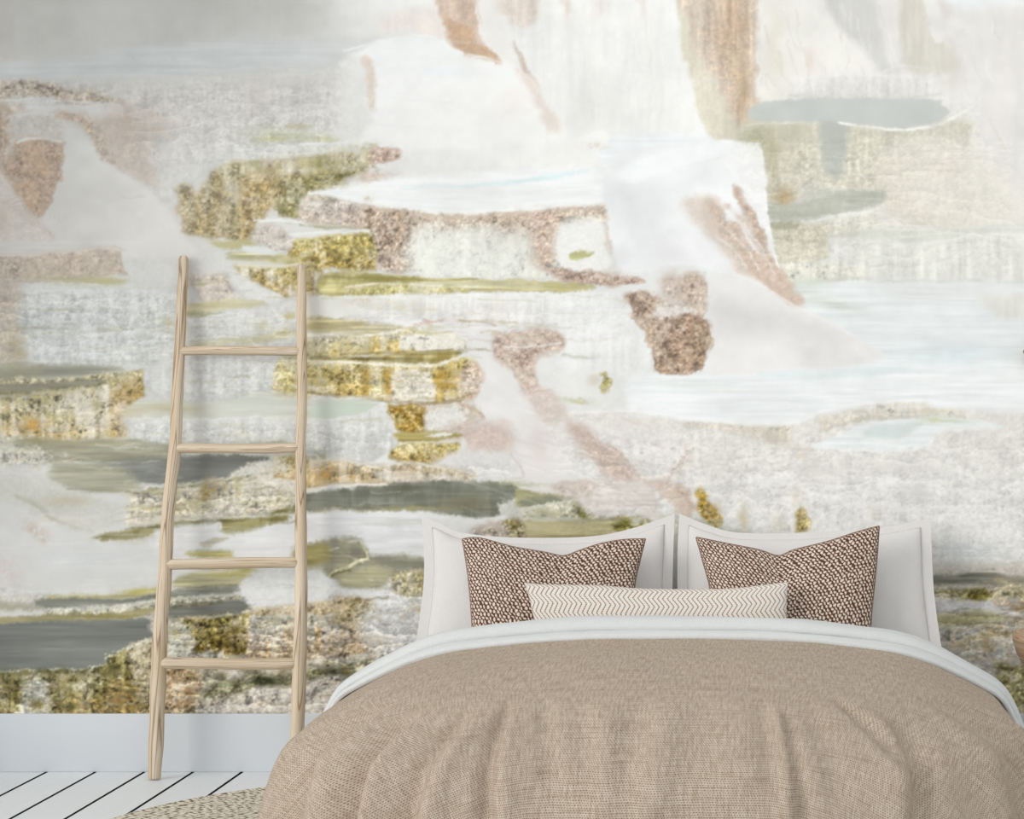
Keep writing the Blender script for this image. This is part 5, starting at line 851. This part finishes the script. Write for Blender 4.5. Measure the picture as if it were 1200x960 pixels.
# cross-section of the dressed bed: (offset from the middle, height)
PROF = [(0, .586), (.25, .584), (.45, .573), (.60, .556), (.70, .541), (.80, .512), (.88, .477), (.95, .442), (1.01, .405), (1.045, .352), (1.068, .295), (1.09, .22), (1.11, .14), (1.125, .07)]
PO = np.array([p[0] for p in PROF]); PZ = np.array([p[1] for p in PROF])
def fine_prof(n):
    # smooth arc-length samples of the profile from the middle outwards
    t = np.linspace(0, len(PROF) - 1, 600); pts = spline([(a, 0, b) for a, b in PROF], 40)
    P = np.array([(q.x, q.z) for q in pts]); s = np.concatenate([[0], np.cumsum(np.hypot(*np.diff(P, axis=0).T))])
    q = np.linspace(0, s[-1], n); return np.interp(q, s, P[:, 0]), np.interp(q, s, P[:, 1]), q
YH = -.955                            # head edge of the duvet
from mathutils import noise as mnoise
def duvet():
    INN, RC, YF = .55, .27, -1.80
    ox, oz, os_ = fine_prof(90)
    ki = int(np.searchsorted(ox, INN))
    # inner outline, left head -> foot -> right head
    base = []
    ns = 70
    for i in range(ns): base.append((-INN, YH + (YF + RC - YH)*i/ns, -1, 0))
    na = 110
    for i in range(na):
        w = math.pi/2*i/na; base.append((-INN + RC - RC*math.cos(w), YF + RC - RC*math.sin(w), -math.cos(w), -math.sin(w)))
    nf = 110
    for i in range(nf): base.append((-INN + RC + (2*INN - 2*RC)*i/nf, YF, 0, -1))
    for i in range(na):
        w = math.pi/2*i/na; base.append((INN - RC + RC*math.sin(w), YF + RC - RC*math.cos(w), math.sin(w), -math.cos(w)))
    for i in range(ns + 1): base.append((INN, YF + RC + (YH - YF - RC)*i/ns, 1, 0))
    # running position along the middle ring, zero at the foot's middle
    mid = [(x + nx*.38, y + ny*.3) for x, y, nx, ny in base]; L = [0]
    for a, b in zip(mid, mid[1:]): L.append(L[-1] + math.hypot(b[0]-a[0], b[1]-a[1]))
    L = [l - L[-1]/2 for l in L]
    # folds: (position, width, depth, start, end, slant); negative depth is a valley
    FO = [(-.60, .030, -.016, .20, .62, -.05), (-.53, .035, .014, .22, .70, -.05), (-.46, .028, -.018, .12, .60, .10), (-.40, .04, .010, .2, .7, .1), (-.29, .035, -.009, .10, .50, .12), (-.19, .045, -.010, .10, .48, .10), (-.13, .05, .007, .14, .6, .06), (-.03, .05, -.010, .10, .50, -.06), (.05, .05, .007, .14, .6, -.1),
          (.14, .06, -.006, .10, .46, -.05), (.29, .05, -.012, .10, .50, .10), (.345, .035, .012, .14, .56, .04), (.385, .026, -.013, .18, .60, .02), (.50, .05, -.008, .15, .5, 0), (.66, .03, -.020, .12, .40, .06), (.70, .05, .014, .2, .7, -.12), (.80, .04, -.018, .26, .8, -.30),
          (-.72, .035, .018, .24, .8, .02), (-.80, .035, -.020, .26, .8, .10), (-.90, .05, .018, .25, .8, .14), (-.99, .04, -.014, .2, .8, .10), (-1.1, .06, .012, .2, .8, .1), (-1.22, .05, -.010, .15, .8, .1), (.95, .05, .012, .25, .8, -.1), (1.05, .05, -.012, .25, .8, -.1), (1.2, .06, .010, .2, .8, 0)]
    def fold(l, s):
        d = 0
        for p0, w, a, s0, s1, sl in FO:
            k = (s - s0 + .06)/.22; k = max(0, min(1, k)); k = k*k*(3 - 2*k)
            e = max(0, min(1, (s1 + .12 - s)/.12)); e = e*e*(3 - 2*e)
            if k*e == 0: continue
            q = (l - p0 - sl*(s - s0))/w; d += 2.3*a*k*e*math.exp(-q*q)
        return d
    V, UV, F = [], [], []; nb = len(base)
    rows = []
    NI = 26
    for j in range(NI):                                      # top, from the spine outwards
        f = j/NI; r = []
        for (x, y, nx, ny) in base:
            sy = max(y, YF + .30)
            X = x*f; Yy = sy + (y - sy)*f
            q = math.hypot(X, max(0, -(Yy - (YF + .5)))*1.0)
            z = float(np.interp(abs(X), PO, PZ)); dz = max(0, (YF + .45) - Yy); z -= .16*dz*dz + .012*dz
            z += .006*mnoise.noise((X*3.1, Yy*3.1, 3.0)) + .0025*mnoise.noise((X*9, Yy*9, 1.0))
            r.append(len(V)); V.append((BC + X, Yy, z)); UV.append((X, Yy))
        rows.append(r)
    s0 = os_[ki]; zb = oz[ki]
    for j in range(ki, 90):
        r = []; s = os_[j] - s0
        for i, (x, y, nx, ny) in enumerate(base):
            side = nx*nx; es = 1.0*side + .62*(1 - side); e = (ox[j] - ox[ki])*es
            dzf = max(0, (YF + .45) - y); z0 = float(np.interp(abs(x), PO, PZ)) - (.175*dzf*dzf); z = z0 - (zb - oz[j])*(z0 - .07)/(zb - .07)
            fd = fold(L[i], s)
            wl = .006*mnoise.noise((L[i]*4, s*3, 8))*min(1, s/.15)
            fl = .05*max(0, s - .35)*(1 - side)
            X = x + nx*(e + fd + wl + fl); Yy = y + ny*(e + fd + wl + fl); z += .35*fd*max(0, 1 - s/.5)
            z += (.006*mnoise.noise((X*3.1, Yy*3.1, 3.0)) + .0025*mnoise.noise((X*9, Yy*9, 1.0)))*max(0, 1 - s/.3)
            r.append(len(V)); V.append((BC + X, Yy, z)); 
            cw = 1 if abs(nx) in (0, 1) else 1
            UV.append((x + nx*(s + (ox[ki] - INN)), y + ny*s))
        rows.append(r)
    for a, b in zip(rows, rows[1:]):
        for i in range(nb - 1): F.append((a[i], b[i], b[i+1], a[i+1]))
    o = mesh('duvet', V, F, M['duvet'], None, True, UV)
    bm = bmesh.new(); bm.from_mesh(o.data); bmesh.ops.remove_doubles(bm, verts=bm.verts[:], dist=2e-4); bm.to_mesh(o.data); bm.free()
    sm = o.modifiers.new('thickness', 'SOLIDIFY'); sm.thickness = .012; sm.offset = -1
    return tag(o, 'puffy beige woven duvet draped over the bed', 'duvet')
duvet()
# folded white sheet along the duvet's head edge
def sheet():
    n = 110; ox, oz, os_ = fine_prof(n)
    X = np.concatenate([-ox[::-1], ox[1:]]); Z = np.concatenate([oz[::-1], oz[1:]]); S = np.concatenate([-os_[::-1], os_[1:]])
    T = np.stack([np.gradient(X), np.gradient(Z)], -1); T /= np.linalg.norm(T, axis=1)[:, None]; N = np.stack([-T[:, 1], T[:, 0]], -1)
    def strip(name, prof, seed, parent):
        V, F, UV = [], [], []; m = len(prof); acc = 0
        for k, (y, h) in enumerate(prof):
            if k: acc += math.hypot(y - prof[k-1][0], h - prof[k-1][1])
            for i in range(len(X)):
                fall = 1 - .45*min(1, max(0, (abs(X[i]) - .75)/.35))
                w = .005*mnoise.noise((S[i]*1.8, y*9 + seed, seed)) + .0055*mnoise.noise((S[i]*2.6 + y*8, y*34 - S[i]*3, seed + 3)) + .0015*mnoise.noise((S[i]*16, y*40, seed)); w *= min(1, max(0, h)/.02)
                hh = h*fall + w; V.append((BC + X[i] + N[i][0]*hh, y + .006*mnoise.noise((S[i]*3, seed, 5.0)), Z[i] + N[i][1]*hh)); UV.append((S[i], acc))
        c = len(X)
        for k in range(m - 1):
            for i in range(c - 1): F.append((k*c + i, k*c + i + 1, (k+1)*c + i + 1, (k+1)*c + i))
        return mesh(name, V, F, M['sheet_white'], parent, True, UV)
    root = tag(empty('bed_sheet', (BC, -.8, .5)), 'white sheet folded back over the head end of the duvet', 'sheet')
    a = strip('lower_fold', [(YH - .006, -.008), (YH - .013, .003), (YH - .008, .011), (YH + .004, .017), (YH + .03, .021), (YH + .07, .020), (YH + .10, .012)], 2.0, root)
    b = strip('upper_fold', [(YH + .060, .012), (YH + .046, .022), (YH + .055, .042), (YH + .08, .050), (YH + .12, .052), (YH + .17, .050), (YH + .21, .040), (YH + .235, .018), (YH + .25, -.03), (YH + .27, -.085)], 6.0, root)
    for o in (a, b): o.matrix_parent_inverse = Matrix.Translation(-root.location)
sheet()

# ------------------------------------------------------------------ pillows and cushions
def resample(pts, ts, smooth=True):
    p = spline([(a, b, 0) for a, b in pts], 10) if len(pts) > 2 else [Vector((a, b, 0)) for a, b in pts]
    P = np.array([(q.x, q.y) for q in p]); s = np.concatenate([[0], np.cumsum(np.hypot(*np.diff(P, axis=0).T))]); s /= s[-1]
    return np.stack([np.interp(ts, s, P[:, 0]), np.interp(ts, s, P[:, 1])], -1)
def soft(name, top, right, bottom, left, yb, yt, thick, mat, parent, inset=0.0, back=.7, power=.45, chop=None, nz=.006, seed=1.0, flat=False, n=56, m=40, wide=None):
    us = .5 - .5*np.cos(np.linspace(0, math.pi, n)); vs_ = .5 - .5*np.cos(np.linspace(0, math.pi, m))
    def patch(u, v):
        T, B = resample(top, u), resample(bottom, u); Lf, Rt = resample(left, v), resample(right, v)
        U, W = u[None, :, None], v[:, None, None]
        bil = (1-U)*(1-W)*T[0] + U*(1-W)*T[-1] + (1-U)*W*B[0] + U*W*B[-1]
        return (1-W)*T[None] + W*B[None] + (1-U)*Lf[:, None] + U*Rt[:, None] - bil
    iu = inset + us*(1 - 2*inset); iv = inset*1.3 + vs_*(1 - 2.6*inset)
    fu = np.linspace(0, 1, 121); G = patch(fu, fu)
    def samp(u, v):
        a = np.clip(u*120, 0, 119.999); b = np.clip(v*120, 0, 119.999); i, j = int(b), int(a); fa, fb = a - j, b - i
        return (G[i, j]*(1-fa) + G[i, j+1]*fa)*(1-fb) + (G[i+1, j]*(1-fa) + G[i+1, j+1]*fa)*fb
    pyt, pyb = G[..., 1].min(), G[..., 1].max()
    nt = Vector((0, -1, (yt - yb)*.6)).normalized()
    def surf(side):
        P = np.zeros((m, n, 3))
        for r in range(m):
            for c in range(n):
                q = samp(iu[c], iv[r]); Y = yb + (yt - yb)*(pyb - q[1])/(pyb - pyt); w = at(q[0], q[1], Y)
                a, b = 2*us[c] - 1, 2*vs_[r] - 1
                h = max(0, (1 - a*a)*(1 - b*b))**power*thick
                if chop: h *= 1 - chop[2]*math.exp(-((us[c] - chop[0])/.13)**2 - ((vs_[r])/chop[1])**2)
                edge = min(1, 4*max(0, (1 - a*a)*(1 - b*b)))
                h += edge*nz*(mnoise.noise((w.x*7, w.z*7, seed)) + .5*mnoise.noise((w.x*17, w.z*17, seed + 2)))
                if flat: h = .0025 + .004*mnoise.noise((w.x*8, w.z*8, seed))*side
                w = w + nt*(h*side*(1 if side > 0 else back)); P[r, c] = w
        return P
    A, Bk = surf(1), surf(-1)
    # material coordinates along the bulging surface
    du = np.linalg.norm(np.diff(A[m//2], axis=0), axis=1); dv = np.linalg.norm(np.diff(A[:, n//2], axis=0), axis=1)
    cu = np.concatenate([[0], np.cumsum(du)]); cv = np.concatenate([[0], np.cumsum(dv)]); cu -= cu[-1]/2
    V = [tuple(v) for v in A.reshape(-1, 3)] + [tuple(v) for v in Bk.reshape(-1, 3)]
    UV = [(cu[c], -cv[r]) for r in range(m) for c in range(n)]*2
    F = []; k0 = n*m
    for r in range(m - 1):
        for c in range(n - 1):
            i = r*n + c; F.append((i, i+n, i+n+1, i+1)); F.append((k0+i, k0+i+1, k0+i+n+1, k0+i+n))
    ring = [c for c in range(n)] + [r*n + n - 1 for r in range(1, m)] + [(m-1)*n + c for c in range(n-2, -1, -1)] + [r*n for r in range(m-2, 0, -1)]
    for a, b in zip(ring, ring[1:] + ring[:1]): F.append((a, b, k0 + b, k0 + a))
    o = mesh(name, V, F, mat, parent, True, UV)
    if parent: o.matrix_parent_inverse = Matrix.Translation(-parent.location)
    ringpts = [Vector(A.reshape(-1, 3)[i]) for i in ring]
    return o, ringpts
def sham(label, top, right, bottom, left, seed):
    root = tag(empty('pillow', at((left[-1][0] + right[-1][0])/2, bottom[0][1], -.33)), label, 'pillow', 'white pillows against the mural')
    soft('flange', top, right, bottom, left, -.33, -.10, .0, M['sham_white'], root, flat=True, seed=seed)
    o, ring = soft('pillow_body', top, right, bottom, left, -.33, -.10, .085, M['sham_white'], root, inset=.042, back=.5, power=.40, nz=.007, seed=seed)
    pts = [p + Vector((0, -.0045, 0)) for p in ring]; pts.append(pts[0])
    V, F, UV = tube(pts, [.0009]*len(pts), 6, False); s = mesh('stitching', V, F, M['stitch'], root, True, UV); s.matrix_parent_inverse = Matrix.Translation(-root.location); s['label'] = 'fine grey stitched line'
sham('white bordered pillow behind the knitted cushion, on the ladder side of the bed',
     [(494, 605), (512, 612), (540, 624), (600, 630), (690, 629), (742, 619), (791, 602)], [(791, 602), (789, 650), (788, 700), (788, 762)], [(486, 764), (600, 764), (788, 762)], [(494, 605), (497, 645), (496, 690), (486, 764)], 2.0)
sham('white bordered pillow behind the knitted cushion, on the stool side of the bed',
     [(796, 602), (828, 615), (862, 624), (920, 625), (985, 622), (1042, 617), (1091, 607)], [(1091, 607), (1092, 650), (1095, 700), (1104, 764)], [(795, 762), (950, 764), (1104, 764)], [(796, 602), (794, 650), (794, 700), (795, 762)], 5.0)
def knit(label, top, right, bottom, left, chop, seed):
    root = tag(empty('cushion', at(bottom[1][0], bottom[1][1], -.52)), label, 'cushion', 'brown knitted cushions on the bed')
    o, ring = soft('cushion_cover', top, right, bottom, left, -.52, -.33, .075, M['knit'], root, back=.7, power=.42, chop=chop, nz=.006, seed=seed)
    pts = [p + Vector((0, .002, 0)) for p in ring]; pts.append(pts[0])
    V, F, UV = tube(pts, [.0032]*len(pts), 6, False); s = mesh('edge_seam', V, F, M['knit_edge'], root, True, UV); s.matrix_parent_inverse = Matrix.Translation(-root.location)
knit('brown and cream knitted cushion with a dented top, leaning on the ladder-side pillow',
     [(542, 632), (562, 631), (600, 641), (640, 648), (660, 652), (678, 646), (702, 638), (730, 633), (756, 632)], [(756, 632), (749, 660), (743, 692), (742, 758)], [(555, 764), (650, 766), (742, 758)], [(542, 632), (548, 670), (552, 710), (555, 764)], (.55, .30, .55), 3.0)
knit('brown and cream knitted cushion with a dented top, leaning on the stool-side pillow',
     [(816, 630), (850, 637), (890, 645), (912, 652), (930, 645), (970, 635), (1004, 624), (1030, 617)], [(1030, 617), (1027, 660), (1022, 710), (1018, 762)], [(838, 764), (930, 768), (1018, 762)], [(816, 630), (825, 662), (833, 695), (838, 764)], (.45, .30, .55), 7.0)
lum, ring = soft('lumbar_cushion', [(614, 683), (640, 685), (700, 686), (760, 690), (850, 690), (900, 685), (924, 682)], [(924, 682), (922, 705), (922, 752)], [(632, 756), (780, 758), (922, 752)], [(614, 683), (621, 704), (632, 756)], -.635, -.565, .055, M['zigzag'], None, power=.40, nz=.003, seed=9.0, n=80)
tag(lum, 'long cream lumbar cushion with gold zigzag lines in front of the knitted cushions', 'cushion')

# ------------------------------------------------------------------ rug
def rug():
    cx, cy, Rr = -1.05, -1.17, 1.055
    V, F = [], []; na = 500; prof = [(0, .011), (.3, .011), (.6, .011), (.8, .011), (.92, .011), (1.02, .011), (1.040, .0125), (1.050, .010), (1.0555, .006), (1.050, .0)]
    for k, (r, z) in enumerate(prof):
        for i in range(na):
            w = 2*math.pi*i/na; rr = r*Rr/1.055
            if k >= 6: rr += .0035*abs(math.sin(i*math.pi*80/na*3.14))
            V.append((rr*math.cos(w), rr*math.sin(w), z))
    for k in range(len(prof) - 1):
        for i in range(na): F.append((k*na + i, (k+1)*na + i, (k+1)*na + (i+1) % na, k*na + (i+1) % na))
    o = mesh('rug', V, F, M['jute'], None, True); o.location = (cx, cy, .0005)
    tag(o, 'round braided jute rug on the white floorboards under the bed', 'rug')
rug()

# ------------------------------------------------------------------ things cut by the frame on the right
def lathe(name, prof, mat, parent, n=40, loc=(0, 0, 0)):
    V, F, UV = [], [], []; L = 0
    for k, (r, z) in enumerate(prof):
        if k: L += math.hypot(r - prof[k-1][0], z - prof[k-1][1])
        for i in range(n): w = 2*math.pi*i/n; V.append((r*math.cos(w) + loc[0], r*math.sin(w) + loc[1], z + loc[2])); UV.append((L, abs(i - n/2)*.02))
    for k in range(len(prof) - 1):
        for i in range(n): F.append((k*n + i, k*n + (i+1) % n, (k+1)*n + (i+1) % n, (k+1)*n + i))
    F.append(tuple(range(n))[::-1]); F.append(tuple((len(prof)-1)*n + i for i in range(n)))
    return mesh(name, V, F, mat, parent, True, UV)
st = tag(empty('stool', (1.03, -.36, 0)), 'round carved wooden stool with a tapering seat beside the bed', 'stool')
lathe('seat', [(.06, .36), (.12, .375), (.155, .40), (.175, .43), (.192, .465), (.203, .50), (.207, .52), (.202, .532), (.19, .538), (.10, .536), (.02, .535)], M['stool_wood'], st, 56)
for k in range(3):
    w = R(90 + 120*k); a, b = Vector((.07*math.cos(w), .07*math.sin(w), .40)), Vector((.15*math.cos(w), .15*math.sin(w), 0))
    V, F, UV = tube([a + (b - a)*i/6 for i in range(7)], [.024, .024, .023, .022, .021, .019, .017], 14); mesh('leg', V, F, M['stool_wood'], st, True, UV)
sc = tag(empty('wall_hook', (.925, -.003, 1.46)), 'small brown turned wooden hook on the mural above the stool', 'hook')
lathe('peg', [(.006, -.026), (.020, -.024), (.0235, -.018), (.0235, .022), (.0275, .024), (.0275, .031), (.022, .044), (.012, .049), (.003, .050)], M['stool_wood'], sc, 28, (0, -.06, 0))
V, F, UV = tube([Vector((0, -.04, .005)), Vector((0, -.02, .005)), Vector((0, .0, .005))], [.009, .009, .011], 12); mesh('stem', V, F, M['stool_wood'], sc, True, UV)
